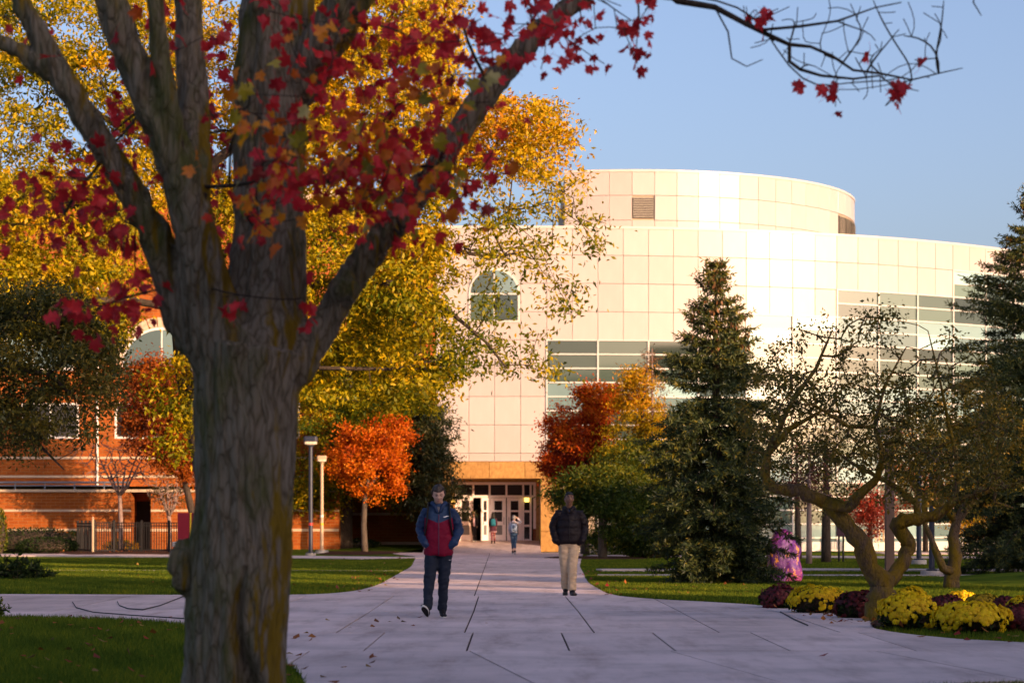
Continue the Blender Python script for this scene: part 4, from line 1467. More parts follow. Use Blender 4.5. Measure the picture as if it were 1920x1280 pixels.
limbs = [('t', None, 0, [(1783, 1107, 0), (1786, 1070, 0), (1793, 1040, 0), (1786, 1005, 0), (1795, 975, 0)], [.17, .135, .12, .11, .10]),
         ('a', 't', 4, [(1812, 950, 0), (1835, 925, -.2), (1870, 915, -.3), (1915, 905, -.4)], [.10, .08, .06, .03]),
         ('b', 't', 4, [(1770, 950, 0), (1735, 935, 0), (1715, 905, .1), (1725, 860, .1)], [.07, .06, .05, .02]),
         ('c', 't', 1, [(1768, 1065, -.2), (1750, 1020, -.2), (1735, 985, -.2), (1732, 950, -.2), (1750, 900, -.2)], [.075, .06, .055, .05, .02]),
         ('d', 'a', 1, [(1845, 880, 0), (1835, 820, 0)], [.05, .02]), ('e', 'a', 2, [(1862, 940, -.2), (1900, 952, -.3)], [.04, .015])]
tg = []
while len(tg) < 260:
    x, y = random.uniform(1670, 1990), random.uniform(720, 955)
    if ((x - 1830) / 165) ** 2 + ((y - 850) / 125) ** 2 > 1: continue
    if y > 900 and random.random() < .5: continue
    tg.append(P(x, y, Y2 + random.uniform(-1.6, 1.6)))
gnarled('second crabapple with twin stems on the lawn behind the flower bed', gp(1783, Y2), limbs, tg, 34, .07, .10, 5, Y2, .6)

# ------------------------------------------------------------------ slender trees on the far right lawn
def slim(label, px, Y, top, w, h_mid, n, per, lm, bark, r0, lsize=.12, base_t=.5, lean=0, name='slender_tree'):
    cl = np.vstack([ell_clumps(px + lean, h_mid, w, abs(h_mid - top), Y, n)])
    zt = EYE - (top - HORIZON) / F * Y
    return simple_tree(name, label, gp(px, Y), [gp(px, Y), gp(px + lean * .3, Y, zt * .3), gp(px + lean * .7, Y, zt * .6), gp(px + lean, Y, zt * .95)], [r0, r0 * .85, r0 * .55, .02],
                       cl, per, .25, lsize, lm, bark, .5, .008, .3, base_t)
slim('thin pale trunked tree with sparse purple leaves right of the rock', 1517, 72, 800, 50, 885, 60, 14, LM['purple'], 'pale', .10)
slim('dark trunked tree with dull leaves behind the painted rock', 1549, 75, 790, 55, 880, 70, 30, LM['olive'], 'dark', .17, base_t=.5)
slim('leaning dark trunked tree at the far edge of the lawn', 1497, 82, 820, 36, 900, 40, 16, LM['purple'], 'dark', .13, lean=-4)
slim('low red leaved tree before the round hall', 1632, 98, 905, 55, 955, 80, 70, LM['redbush'], 'dark', .12, .11)
slim('yellow leaved tree lit before the glass hall', 1822, 97, 880, 50, 945, 90, 70, LM['larch'], 'dark', .11, .12, .62)
slim('thin dark tree near the lamp at the far right', 1860, 93, 900, 40, 955, 40, 20, LM['olive'], 'dark', .09, .11, .7, lean=-6)
slim('brown bronze tree in front of the glass wall', 1735, 99, 800, 80, 880, 90, 34, LM['rust'], 'dark', .13, .14, .6)
# ------------------------------------------------------------------ the maple in the foreground
YM = 14.2
PM = YM / F                                   # metres per photograph pixel at the maple
mbase = P(440, 0, YM); mbase.z = 0
mt = thing('maple_tree', 'big foreground maple with mossy furrowed trunk and red autumn leaves', 'tree', mbase)
mb0 = np.array(mbase)
def MP(x, y, d=0.0): return np.array(P(x, y, YM + d)) - mb0
limb_defs = [
    ('t', None, [(438, 1420, 0), (437, 1360, 0), (437, 1290, 0), (442, 1180, 0), (446, 1090, 0), (452, 1000, 0), (458, 900, 0), (459, 800, 0), (461, 720, 0), (468, 655, 0)], [130, 108, 97, 95, 95, 93, 91, 95, 100, 106]),
    ('d', ('t', 8), [(490, 640, .1), (498, 560, .15), (503, 470, .2), (504, 380, .25), (506, 250, .3), (512, 120, .35), (520, 0, .4), (528, -160, .4)], [88, 77, 71, 68, 69, 71, 70, 60]),
    ('f', ('d', 5), [(556, 190, .3), (600, 90, .2), (650, 10, .1), (720, -90, 0)], [44, 42, 38, 30]),
    ('b', ('t', 8), [(405, 640, -.05), (387, 560, -.12), (376, 480, -.2), (360, 400, -.25), (335, 310, -.3), (290, 210, -.35), (245, 110, -.4), (205, 0, -.45), (165, -120, -.5)], [70, 53, 44, 40, 38, 35, 33, 31, 26]),
    ('c', ('b', 3), [(368, 350, -.2), (364, 250, -.1), (358, 130, 0), (352, 0, .05), (348, -120, .1)], [30, 27, 25, 24, 20]),
    ('c2', ('b', 4), [(322, 240, -.4), (303, 140, -.45), (292, 40, -.5), (286, -80, -.5)], [20, 18, 16, 13]),
    ('a', ('t', 9), [(366, 620, 0), (330, 535, -.05), (300, 460, -.1), (258, 375, -.15), (203, 290, -.2), (150, 205, -.25), (120, 150, -.3)], [60, 38, 33, 30, 28, 26, 24]),
    ('a1', ('a', 6), [(60, 112, -.3), (0, 76, -.35), (-80, 20, -.4)], [18, 16, 13]),
    ('a2', ('a', 6), [(82, 85, -.3), (40, 10, -.35), (0, -80, -.4)], [20, 17, 14]),
    ('e', ('t', 8), [(535, 705, 0), (578, 655, .05), (625, 584, .05), (658, 518, .1), (715, 446, .1), (773, 376, .15), (825, 302, .2), (858, 250, .22), (920, 160, .3), (985, 84, .35), (1080, -2, .4), (1170, -70, .45)], [46, 35, 29, 27, 26, 26, 25, 25, 24, 22, 20, 16]),
]
trunk_mb = MB()
mids = {}
msk = Skel()
for key, at, pts, rad in limb_defs:
    q = [MP(*p) for p in pts]; r = [x * PM for x in rad]
    start = None
    if at:
        j = mids[at[0]][min(at[1] * 3, len(mids[at[0]]) - 1)]; start = j
        q = [msk.p[j]] + q; r = [min(r[0] * 1.05, msk.rmin[j])] + r
    ids_ = msk.limb(q, r, start, 3)
    mids[key] = ids_ if not at else ids_[3:]
    # round the bends of each limb before meshing
    Q = [msk.p[i] for i in ids_]; rr_ = [msk.rmin[i] for i in ids_]
    for _ in range(2):
        Q = [Q[0]] + [(Q[i - 1] + 2 * Q[i] + Q[i + 1]) / 4 for i in range(1, len(Q) - 1)] + [Q[-1]]
    trunk_mb.tube(Q, rr_, 14)
# burl at the left of the trunk, knot on the right limb
trunk_mb.ball(MP(352, 1062, -.05), (.09, .10, .13)); trunk_mb.ball(MP(336, 1042, -.08), (.06, .07, .06)); trunk_mb.ball(MP(345, 1088, -.06), (.07, .08, .07)); trunk_mb.ball(MP(330, 1062, -.09), (.05, .06, .05)); trunk_mb.ball(MP(341, 1020, -.05), (.045, .05, .05)); trunk_mb.ball(MP(356, 1105, -.03), (.05, .06, .06))
trunk_mb.ball(MP(645, 545, -.02), (.095, .085, .09))
maple_bark = barkmat('maple_bark', [(.030, .022, .013), (.080, .062, .040), (.14, .112, .076), (.25, .21, .16)], 24, (1, 1, .14), .028,
                     moss=[((.10, .105, .030), .50, .68, 2.4, 4.0, None), ((.22, .14, .012), .66, .76, 2.8, 11.0, (1.0, -.1, 0)), ((.20, .16, .15), .66, .72, 5.0, 7.0, None)])
tro = trunk_mb.obj('trunk', maple_bark, mt)
remesh(tro, .0145, 6)
me = tro.data
n = len(me.vertices)
co = np.empty(n * 3); me.vertices.foreach_get('co', co); co = co.reshape(-1, 3)
nm = np.empty(n * 3); me.vertices.foreach_get('normal', nm); nm = nm.reshape(-1, 3)
dis = np.empty(n)
for i in range(n):
    x, y, z = co[i]
    w = noise.noise(Vector((x * 2, y * 2, z * .8))) * .5
    a = noise.noise(Vector((x * 12 + w * 3, y * 12 + w * 3, z * 1.7)))
    b = noise.noise(Vector((x * 22 + w * 4, y * 22, z * 4.0 + 7)))
    c_ = noise.noise(Vector((x * 2.2 + 5, y * 2.2, z * 1.1)))
    dis[i] = (-abs(a) * .055 + .010) + b * .013 + c_ * .018
# the dark split in the foot of the trunk
sx = (462 - 440) * PM
zt_ = EYE - (1060 - HORIZON) * PM
front = nm[:, 1] < -.1
tt = np.clip((zt_ - co[:, 2]) / .9, 0, 1)
xc = sx + .035 * np.sin(co[:, 2] * 7) + .02 * tt
wd = .012 + .050 * tt
g_ = np.exp(-((co[:, 0] - xc) / np.maximum(wd, 1e-3)) ** 2) * (co[:, 2] < zt_) * front
co2 = co + nm * dis[:, None]
co2[:, 1] += g_ * (.03 + .12 * tt)
lip = np.exp(-((np.abs(co[:, 0] - xc) - wd * 2.0) / .04) ** 2) * (co[:, 2] < zt_ + .1) * front
co2 += nm * (lip * .03 * np.clip(tt * 2, 0, 1))[:, None]
# root flare
me.vertices.foreach_set('co', co2.astype(np.float32).ravel()); me.update()

# leaf blades
def maple_leaf_mesh(name, m, seed):
    r_ = random.Random(seed)
    half = [(0.0, 1.0), (.10, .78), (.17, .80), (.15, .62), (.27, .70), (.34, .80), (.40, .66), (.56, .66), (.47, .52), (.52, .44), (.38, .36), (.30, .22), (.40, .10), (.28, .02), (.14, .08), (.03, .0)]
    pts = [(x, y) for x, y in half] + [(-x, y) for x, y in half[::-1][:-1]]
    pts = [(x * r_.uniform(.9, 1.1), y * r_.uniform(.94, 1.06)) for x, y in pts]
    cu, tw = r_.uniform(.1, .7), r_.uniform(-.7, .7)
    def lift(x, y): return (cu * (abs(x) ** 1.3) + tw * x * y - .18 * y * y)
    v = [(0, .40, 0)] + [(x, y, lift(x, y)) for x, y in pts]
    b = MB(); k = len(pts)
    b.add(v, [(0, 1 + (i + 1) % k, 1 + i) for i in range(k)])
    b.tube([(0, .02, 0), (.02, -.25, .05), (0, -.5, .16)], .012, 3, cap=False)
    me_ = b.mesh(name); me_.materials.append(m)
    return me_


mleaf = {
    'red': leafmat('scarlet_leaf', [(.40, .008, .018), (.72, .014, .036), (.86, .030, .040), (.80, .06, .025), (.56, .012, .024)], .48, 'obj', gloss=.035),
    'orange': leafmat('orange_leaf', [(.60, .08, .008), (.76, .20, .006), (.82, .36, .008), (.70, .14, .006)], .45, 'obj', gloss=.035),
    'green': leafmat('yellow_green_leaf', [(.16, .17, .010), (.30, .26, .012), (.44, .33, .015), (.48, .43, .2)], .40, 'obj', gloss=.035),
    'dark': leafmat('dark_red_leaf', [(.24, .012, .014), (.46, .04, .018), (.50, .11, .010)], .45, 'obj', gloss=.035),
}
leaf_me = {k: [maple_leaf_mesh('leaf', m, i * 7 + 1) for i in range(3)] for k, m in mleaf.items()}
# (x, y, spread x, spread y, count, depth near, depth far, weights red/orange/green/dark)
LC = [(640, 265, 95, 75, 105, -1.4, -.3, (8, 3, 1, 1)), (745, 170, 105, 75, 85, -1.2, .5, (6, 4, 1, 1)), (620, 70, 90, 55, 45, -.9, .5, (2, 5, 2, 1)),
      (870, 70, 90, 45, 45, -.8, .6, (5, 4, 1, 2)), (1035, 55, 40, 42, 34, -.7, .6, (6, 3, 1, 1)), (475, 225, 34, 34, 12, -1.6, -.7, (2, 6, 1, 0)),
      (475, 395, 28, 36, 15, -1.6, -.7, (5, 5, 1, 0)), (530, 320, 60, 50, 34, -1.5, -.5, (6, 4, 1, 1)), (770, 335, 70, 48, 50, -1.2, .2, (6, 2, 3, 2)),
      (690, 365, 60, 38, 32, -1.2, 0, (6, 2, 2, 3)), (838, 285, 34, 55, 20, -1.2, -.2, (3, 1, 5, 1)), (95, 375, 52, 36, 34, -.8, .6, (3, 2, 0, 6)),
      (185, 335, 70, 55, 30, -.6, .8, (4, 2, 1, 5)), (200, 430, 60, 48, 30, -.6, .8, (3, 3, 0, 6)), (262, 545, 34, 36, 10, -.6, .6, (5, 2, 0, 3)), (195, 592, 44, 22, 22, -.6, .6, (4, 3, 0, 3)),
      (255, 230, 50, 55, 30, 0, 1.0, (3, 4, 0, 4)), (330, 60, 60, 55, 22, -.8, .8, (5, 4, 0, 2)), (50, 60, 60, 45, 8, -.5, .8, (2, 4, 1, 3)), (388, 250, 26, 110, 34, .4, 1.2, (3, 4, 0, 4)),
      (1192, 55, 20, 34, 12, -.3, .5, (6, 0, 0, 3)), (1112, 112, 22, 16, 5, -.3, .4, (5, 0, 1, 3)), (1432, 34, 16, 12, 4, -.2, .4, (6, 0, 0, 2)), (1683, 178, 9, 14, 5, -.2, .3, (6, 0, 0, 3)),
      (1535, 165, 18, 9, 3, -.2, .3, (5, 0, 0, 3)), (1628, 88, 6, 6, 1, 0, .2, (1, 0, 0, 1)), (1728, 118, 5, 8, 1, 0, .2, (1, 0, 0, 1)), (1580, 205, 10, 8, 1, 0, .2, (1, 0, 0, 2)), (1215, 20, 20, 15, 4, -.3, .3, (4, 1, 0, 2)),
      (575, 590, 8, 16, 3, -.6, -.4, (5, 0, 0, 0)), (432, 575, 14, 22, 4, -.7, -.5, (5, 0, 0, 1)), (765, 455, 22, 16, 4, -.4, .2, (3, 0, 0, 3)), (565, 555, 10, 20, 3, .3, .6, (3, 1, 0, 1))]
spots = []
for (x, y, sx_, sy_, cnt, d0, d1, wts) in LC:
    for _ in range(int(cnt * 1.75)):
        k = random.choices(['red', 'orange', 'green', 'dark'], wts)[0]
        if k != 'green' and random.random() < .20: k = 'orange'
        spots.append((MP(random.gauss(x, sx_), random.gauss(y, sy_), random.uniform(d0, d1)), k))
# twigs carrying the leaves
tips = []
idx = list(range(len(spots))); random.shuffle(idx)
for i in idx[::2]:
    tips.append(spots[i][0] + np.array([random.gauss(0, .02), random.gauss(0, .03), .04 + random.gauss(0, .015)]))
# bare spray against the sky, from the far end of the right limb
e_end = mids['e'][-1]
br = [msk.limb([MP(1215, -45, .4), MP(1270, 2, .35), MP(1340, 14, .3), MP(1400, 46, .25), MP(1445, 68, .25), MP(1480, 84, .25)], [.030, .024, .020, .018, .016, .014], e_end, 2)]
bz_ = br[0][-1]
br.append(msk.limb([MP(1480, 115, .2), MP(1500, 130, .2), MP(1540, 142, .2), MP(1600, 148, .2), MP(1650, 142, .15)], [.013, .012, .010, .008, .006], bz_, 2))
br.append(msk.limb([MP(1520, 88, .3), MP(1560, 105, .3), MP(1600, 132, .35), MP(1650, 138, .35), MP(1710, 150, .4), MP(1760, 138, .4), MP(1805, 128, .4)], [.011, .010, .009, .008, .006, .005, .003], bz_, 2))
br.append(msk.limb([MP(1500, 50, .1), MP(1570, 40, 0), MP(1640, 15, 0), MP(1690, 5, 0)], [.010, .008, .005, .004], br[0][-4], 2))
br.append(msk.limb([MP(1365, 60, .3), MP(1372, 110, .3), MP(1400, 125, .3), MP(1430, 112, .3)], [.006, .005, .004, .003], br[0][-7], 2))
br.append(msk.limb([MP(1830, -40, .3), MP(1825, 5, .3), MP(1840, 30, .3)], [.006, .005, .003], br[0][0], 4))
nodes_spray = [i for b_ in br[:5] for i in b_[2:]]
sp_t = []
for _ in range(260):
    x = random.uniform(1390, 1780); y = random.uniform(0, 205)
    if y > 70 + .45 * (x - 1360) * (1 if x < 1560 else .0) + (130 if x >= 1560 else 0) - max(0, x - 1700) * .9: continue
    sp_t.append(MP(x, y, random.uniform(0, .6)))
msk.reach(np.array(sp_t), .06, .05, .05, allow=nodes_spray)
msk.reach(np.array([MP(random.uniform(1050, 1260), random.uniform(-20, 60), random.uniform(.1, .6)) for _ in range(16)]), .1, .12, .0, allow=mids['e'][-8:] + br[0][:6])
lim = [i for k in ('d', 'f', 'b', 'c', 'c2', 'a', 'a1', 'a2', 'e') for i in mids[k]]
msk.reach(np.array(tips), .14, .14, .02, allow=lim)
# mesh only what is not already in the trunk
tw = MB()
class _S(Skel): pass
nn_ = len(msk.p)
kids = [[] for _ in range(nn_)]; wgt = np.zeros(nn_)
in_trunk = set(i for v in mids.values() for i in v)
for i in range(nn_):
    if msk.par[i] >= 0: kids[msk.par[i]].append(i)
for i in range(nn_ - 1, -1, -1):
    if not kids[i]: wgt[i] += 1
    if msk.par[i] >= 0: wgt[msk.par[i]] += wgt[i]
for _ in range(4):                                  # twigs bend softly instead of in corners
    new_p = list(msk.p)
    for i in range(nn_):
        if msk.rmin[i] == 0 and len(kids[i]) >= 1 and msk.par[i] >= 0:
            kk = max(kids[i], key=lambda q: wgt[q])
            new_p[i] = (msk.p[msk.par[i]] + 2 * msk.p[i] + msk.p[kk]) / 4
    msk.p = new_p
rad_ = np.minimum(.0032 * np.maximum(wgt, 1) ** .5, .014)
for i in range(nn_):
    if msk.rmin[i] > 0 and i not in in_trunk: rad_[i] = msk.rmin[i]
first = [i for i in range(nn_) if i not in in_trunk and (msk.par[i] in in_trunk)]
stack = [(msk.par[i], i) for i in first]
while stack:
    p0, i = stack.pop(); ch = [p0]; cur = i
    while True:
        ch.append(cur); ks = sorted([q for q in kids[cur] if q not in in_trunk], key=lambda q: (msk.rmin[q] > 0, wgt[q]), reverse=True)
        if not ks: break
        for q in ks[1:]: stack.append((cur, q))
        cur = ks[0]
    rr = [rad_[c] for c in ch]; rr[0] = rr[1]
    tw.tube([msk.p[c] for c in ch], rr, 5, cap=False)
two = tw.obj('twigs', BARK['dark'], mt, smooth=True); two['kind'] = 'stuff'
# leaves: the 300 nearest are objects of their own, the rest one mass
spots.sort(key=lambda q: q[0][1])
rest = {}
for i, (p, k) in enumerate(spots):
    mesh_ = random.choice(leaf_me[k])
    s = random.uniform(.058, .108)
    rot = (random.uniform(1.0, 2.6), random.uniform(-.6, .6), random.uniform(0, 2 * PI))
    if random.random() < .75: rot = (-PI / 2 + random.gauss(0, .75), random.gauss(0, .8), random.gauss(0, 1.3))
    if i < 300:
        inst('leaf', mesh_, mt, tuple(p), rot, (s, s, s))
    else:
        rest.setdefault(k, []).append((mesh_, p, rot, s))
restm = MB(); rmats = list(mleaf.values()); rk = list(mleaf.keys())
from mathutils import Euler
for k, items in rest.items():
    for mesh_, p, rot, s in items:
        Mx = Matrix.Translation(Vector(p)) @ Euler(rot).to_matrix().to_4x4() @ Matrix.Scale(s, 4)
        restm.add([Mx @ v.co for v in mesh_.vertices], [tuple(f.vertices) for f in mesh_.polygons], rk.index(k))
ro = restm.obj('leaves', [leafmat('far_' + k, c, .4, gloss=.035) for k, c in (('red', [(.44, .010, .020), (.84, .030, .036)]), ('orange', [(.52, .08, .006), (.68, .26, .006)]), ('green', [(.18, .18, .01), (.42, .32, .012)]), ('dark', [(.18, .014, .01), (.38, .07, .010)]))], mt)
ro['kind'] = 'stuff'
tn = ro.data.attributes.new('tint', 'FLOAT', 'FACE')
vals = []
for k, items in rest.items():
    for it in items: vals += [random.random()] * len(it[0].polygons)
tn.data.foreach_set('value', np.array(vals, dtype=np.float32))
# ------------------------------------------------------------------ lamps
def lamp(name, label, px, Y, top_y, paint, r=.055, head=(.24, .19), square=False, base=.2, dots=(), foot=.12, group='path lamps'):
    x = (px - 960) / F * Y; zt = EYE - (top_y - HORIZON) / F * Y
    t = thing(name, label, 'lamp', (x, Y, 0), group=group)
    b = MB(); b.loft([(0, 0, -.05, base, base), (0, 0, foot, base, base), (0, 0, foot + .02, base * .96, base * .96)], 20); b.obj('footing', M['footing'], t)
    hh = head[1]
    if head[0] > 0:
        b = MB()
        if square: b.bevbox(-r, r, -r, r, foot + .02, zt - hh * 2, .006)
        else: b.loft([(0, 0, foot + .02, r * 1.9, r * 1.9), (0, 0, foot + .06, r * 1.9, r * 1.9), (0, 0, foot + .07, r, r), (0, 0, zt - hh * 2, r * .9, r * .9)], 14)
        b.obj('pole', paint, t)
        b = MB(); w = head[0]
        b.loft([(0, 0, zt - hh, w, w), (0, 0, zt - .02, w, w), (0, 0, zt, w * .9, w * .9)], 24, power=7); b.obj('lamp_head', paint, t)
        b = MB(); b.loft([(0, 0, zt - hh * 1.75, w * .45, w * .45), (0, 0, zt - hh * 1.5, w * .92, w * .92), (0, 0, zt - hh - .004, w * .95, w * .95)], 24, power=5); b.obj('lens', M['lens'], t)
        b = MB(); b.loft([(0, 0, zt - hh * 2, r * 1.2, r * 1.2), (0, 0, zt - hh * 1.72, r * 1.5, r * 1.5)], 14); b.obj('collar', paint, t)
    for z, m in dots:
        b = MB(); b.loft([(0, 0, z - .05, r * 1.04, r * 1.04), (0, 0, z + .05, r * 1.04, r * 1.04)], 14); b.obj('sticker', m, t)
    return t
red_s = mat('red_sticker', [(.45, .03, .03)], rough=.5); yel_s = mat('yellow_sticker', [(.6, .42, .02)], rough=.5); wh_s = mat('white_sticker', [(.6, .58, .55)], rough=.5)
lamp('street_lamp', 'dark blue lamp with a boxy head, tallest left of the walk', 582.5, 88, 818, M['navy'], .085, (.26, .20), dots=((EYE - (982 - HORIZON) / F * 88, red_s),))
lamp('street_lamp', 'tan lamp with a small boxy head beside the dark blue lamp', 603.5, 97, 854, M['tanpaint'], .075, (.20, .16), base=.28,
     dots=((EYE - (967 - HORIZON) / F * 97, wh_s), (EYE - (982 - HORIZON) / F * 97, yel_s)))
lamp('street_lamp', 'weathered brown square lamp post behind the crabapple', 1668, 51, 800, M['brownpole'], .095, (.26, .18), True, .22)
lamp('street_lamp', 'dark blue lamp post beside the twin stemmed crabapple', 1747, 55, 850, M['navy'], .072, (.24, .18), base=.27)
lamp('street_lamp', 'dark blue lamp post farther back left of the second crabapple', 1723, 71.5, 862, M['navy'], .085, (.24, .18), base=.24)
lamp('street_lamp', 'thin dark lamp post on a square footing at the far right', 1868, 90.5, 880, M['navy'], .075, (.24, .18), base=.34, foot=.28)

# ------------------------------------------------------------------ maroon sign on a stone pedestal, mostly behind the maple
ys = 44.6
sx0 = (334 - 960) / F * ys
sg = thing('campus_sign', 'maroon sign with a gold edge on a pale stone pedestal behind the maple trunk', 'sign', (sx0, ys, 0))
def sz(y): return EYE - (y - HORIZON) / F * ys
b = MB(); b.bevbox(-.01, .225, 0, .16, sz(1014), sz(961), .006); b.obj('sign_face', M['maroon'], sg)
b = MB(); b.box(.228, .262, -.01, .17, sz(1014), sz(961)); b.obj('edge', M['gold'], sg)
b = MB(); b.bevbox(.265, 1.9, 0, .16, sz(1014), sz(961), .006); b.obj('sign_face', M['maroon'], sg)
b = MB(); b.bevbox(-.10, 2.0, -.12, .42, sz(1025), sz(1015), .02); b.obj('capstone', M['palestone'], sg)
zc = [sz(1103), sz(1090), sz(1072), sz(1058), sz(1040), sz(1026)]
for i in range(5):
    x = -.06 + random.uniform(-.02, .02)
    while x < 1.9:
        w = random.uniform(.22, .42); x1 = min(x + w, 1.96)
        b = MB(); b.bevbox(x + .008, x1 - .008, -.08 + random.uniform(-.02, .02), .38, zc[i] + .006, zc[i + 1] - .006, .02); b.obj('stone', M['palestone'], sg)
        x = x1
b = MB(); b.box(-.15, 2.05, -.2, .5, -.03, .05); b.obj('base', M['footing'], sg)

# ------------------------------------------------------------------ metal fence, left
def fence(label, x0, Y0, x1, Y1, z1, n, post_every=6, z0=.06):
    A = Vector((x0, Y0, 0)); B = Vector((x1, Y1, 0))
    L = (B - A).length
    t = thing('metal_fence', label, 'fence', tuple(A), math.atan2(B.y - A.y, B.x - A.x), group='dark metal fence sections')
    b = MB(); b.box(-.018, .018, -.012, .012, z0, z1 - .02); pk = b.mesh('picket'); pk.materials.append(M['blackmetal'])
    b = MB(); b.box(-.05, .05, -.05, .05, 0, z1 + .06); b.loft([(0, 0, z1 + .06, .06, .06), (0, 0, z1 + .1, .03, .03)], 8); po = b.mesh('post'); po.materials.append(M['blackmetal'])
    for i in range(n + 1):
        x = L * i / n
        inst('post' if i % post_every == 0 or i == n else 'picket', po if i % post_every == 0 or i == n else pk, t, (x, 0, 0))
    for z in (z0 + .1, z1 - .15, z1 - .02):
        b = MB(); b.box(0, L, -.022, .022, z - .02, z + .02); b.obj('rail', M['blackmetal'], t)
    return t
def fpx(p, Y): return (p - 960) / F * Y
fence('solid looking angled end of the dark fence by the hedge', fpx(146, 99.5), 99.5, fpx(176, 95.5), 95.5, 1.32, 20, 5)
fence('short dark fence section facing the walk left of the bare tree', fpx(177, 95.5), 95.5, fpx(213, 96), 96, 1.34, 8, 8)
fence('long dark picket fence section behind the bare tree and sign', fpx(214, 97.5), 97.5, fpx(420, 97.5), 97.5, 1.33, 44, 11)
b = MB(); 
ps = thing('gate_post', 'thin tan gate post standing at the dark fence', 'post', (fpx(174, 95.2), 95.2, 0))
b.loft([(0, 0, 0, .05, .05), (0, 0, 1.45, .05, .05), (0, 0, 1.5, .03, .03)], 10); b.obj('pole', M['tanpaint'], ps)
b = MB(); b.loft([(0, 0, 1.5, .06, .06), (0, 0, 1.56, .02, .02)], 10); b.obj('cap', M['tanpaint'], ps)


# ------------------------------------------------------------------ hedges and shrubs
def shrub(name, label, c, r, n, lm, lsize, cat='shrub', per=1, stems=0, group=None, tint=.5, aspect=.5):
    t = thing(name, label, cat, c, group=group)
    core = MB(); core.ball((0, 0, r[2] * .42), (r[0] * .8, r[1] * .8, r[2] * .5), 14, 9)
    co_ = core.obj('branches', BARK['dark'], t); wrinkle(co_, .1 * min(r), 4)
    q = ellipsoid_pts(n, (0, 0, r[2] * .45), (r[0], r[1], r[2] * .58), .22, -.7)
    q[:, 2] = np.maximum(q[:, 2], .03)
    leaf_cloud('foliage', q, rng.uniform(.7, 1.3, n) * lsize, lm, t, aspect, np.clip(tint + rng.normal(size=n) * .22, 0, 1), .1, dirs=q * np.array([1, 1, .8]))
    return t
shrub('hedge', 'long clipped dark hedge against the brick wall at the left edge', (fpx(60, 101), 101, 0), (2.9, .9, 1.05), 5200, LM['hedge'], .10, 'hedge')
shrub('hedge', 'rounded dark hedge just left of the metal fence', (fpx(88, 97), 97, 0), (1.35, .8, .68), 3200, LM['hedge'], .09, 'hedge')
shrub('hedge', 'dark low hedge at the foot of the brick annex by the lamps', (fpx(590, 105.5), 105.5, .18), (2.6, .5, .42), 2600, LM['hedge'], .10, 'hedge')
shrub('shrub', 'dark low shrub under the golden conifer by the brick annex', (fpx(668, 104.5), 104.5, .15), (1.1, .5, .40), 1400, LM['hedge'], .10)
shrub('shrub', 'small yellow shrub glowing behind the metal fence', (fpx(226, 100.5), 100.5, 0), (.8, .4, .55), 900, LM['larch'], .10, tint=.65)
shrub('shrub', 'green sapling shrub at the far left edge beside the hedge', (fpx(-4, 96), 96, 0), (.4, .4, 1.9), 1100, LM['feather'], .12)
shrub('shrub', 'low feathery shrub under the golden larch', (fpx(1215, 84), 84, 0), (1.0, .8, 1.0), 3000, LM['feather'], .13, tint=.3, aspect=.3)
# leafy rhododendron at the left edge
def leafy_bush(label, c, r, n, lsize, seed, lm):
    t = thing('leafy_bush', label, 'bush', c)
    sk = Skel(); sk.limb([np.zeros(3), np.array([0, 0, r[2] * .25])], [.03, .025], None, 2)
    r_ = np.random.default_rng(seed)
    tg = []
    for _ in range(n):
        d = unit(r_.normal(size=3)); d[2] = abs(d[2])
        tg.append(d * np.array(r) * r_.uniform(.5, 1.05) + np.array([0, 0, .05]))
    tg = np.array(tg)
    sk.reach(tg, .12, .12, .02)
    mb = MB(); sk.tubes(mb, .006, .45, (4, 6)); mb.obj('stems', BARK['dark'], t, smooth=True)
    per = 12
    pos = np.repeat(tg, per, 0) + r_.normal(size=(n * per, 3)) * .03
    leaf_cloud('foliage', pos, r_.uniform(.7, 1.2, n * per) * lsize, lm, t, .34, clump_tint(n, per, .15, .15, .5), .25, dirs=np.repeat(unit(tg + np.array([0, 0, .3])), per, 0) * .4)
    return t
leafy_bush('dark leafy bush with long leaves at the left edge of the lawn', gp(30, 50.5), (.62, .5, .52), 60, .14, 2, LM['hedge'])
leafy_bush('low dark ground shrub beside the leafy bush on the left lawn', gp(62, 52), (.55, .5, .22), 40, .12, 3, LM['hedge'])
leafy_bush('small leafy weed clump at the left edge by the walk', gp(-8, 31.0), (.18, .18, .20), 22, .08, 9, LM['feather'])

# ------------------------------------------------------------------ painted rock
rk_m, nt, bb = nodes_of('painted_rock')
vec = coords(nt)
n1 = noise_tex(nt, vec, 2.2, 6, .65); n2 = noise_tex(nt, coords(nt, (1.6, 1.6, .9), 'Object', (0, 0, 1)), 4.5, 7, .75)
r1 = ramp(nt, [(.36, (.07, .016, .17)), (.52, (.12, .024, .23)), (.60, (.22, .028, .17)), (.72, (.27, .038, .13))])
nt.links.new(n1, r1.inputs[0])
r2 = ramp(nt, [(.60, (0, 0, 0)), (.65, (.8, .8, .8))])
nt.links.new(n2, r2.inputs[0])
mx = nt.nodes.new('ShaderNodeMixRGB'); mx.inputs[2].default_value = (.48, .34, .42, 1)
nt.links.new(r2.outputs[0], mx.inputs[0]); nt.links.new(r1.outputs[0], mx.inputs[1])
n3 = noise_tex(nt, coords(nt, (2.2, 1, 1.2), 'Object', (.5, 0, 0)), 3.0, 5, .7)
r3 = ramp(nt, [(.60, (0, 0, 0)), (.635, (1, 1, 1))])
nt.links.new(n3, r3.inputs[0])
mx2 = nt.nodes.new('ShaderNodeMixRGB'); mx2.inputs[2].default_value = (.66, .30, .04, 1)
nt.links.new(r3.outputs[0], mx2.inputs[0]); nt.links.new(mx.outputs[0], mx2.inputs[1])
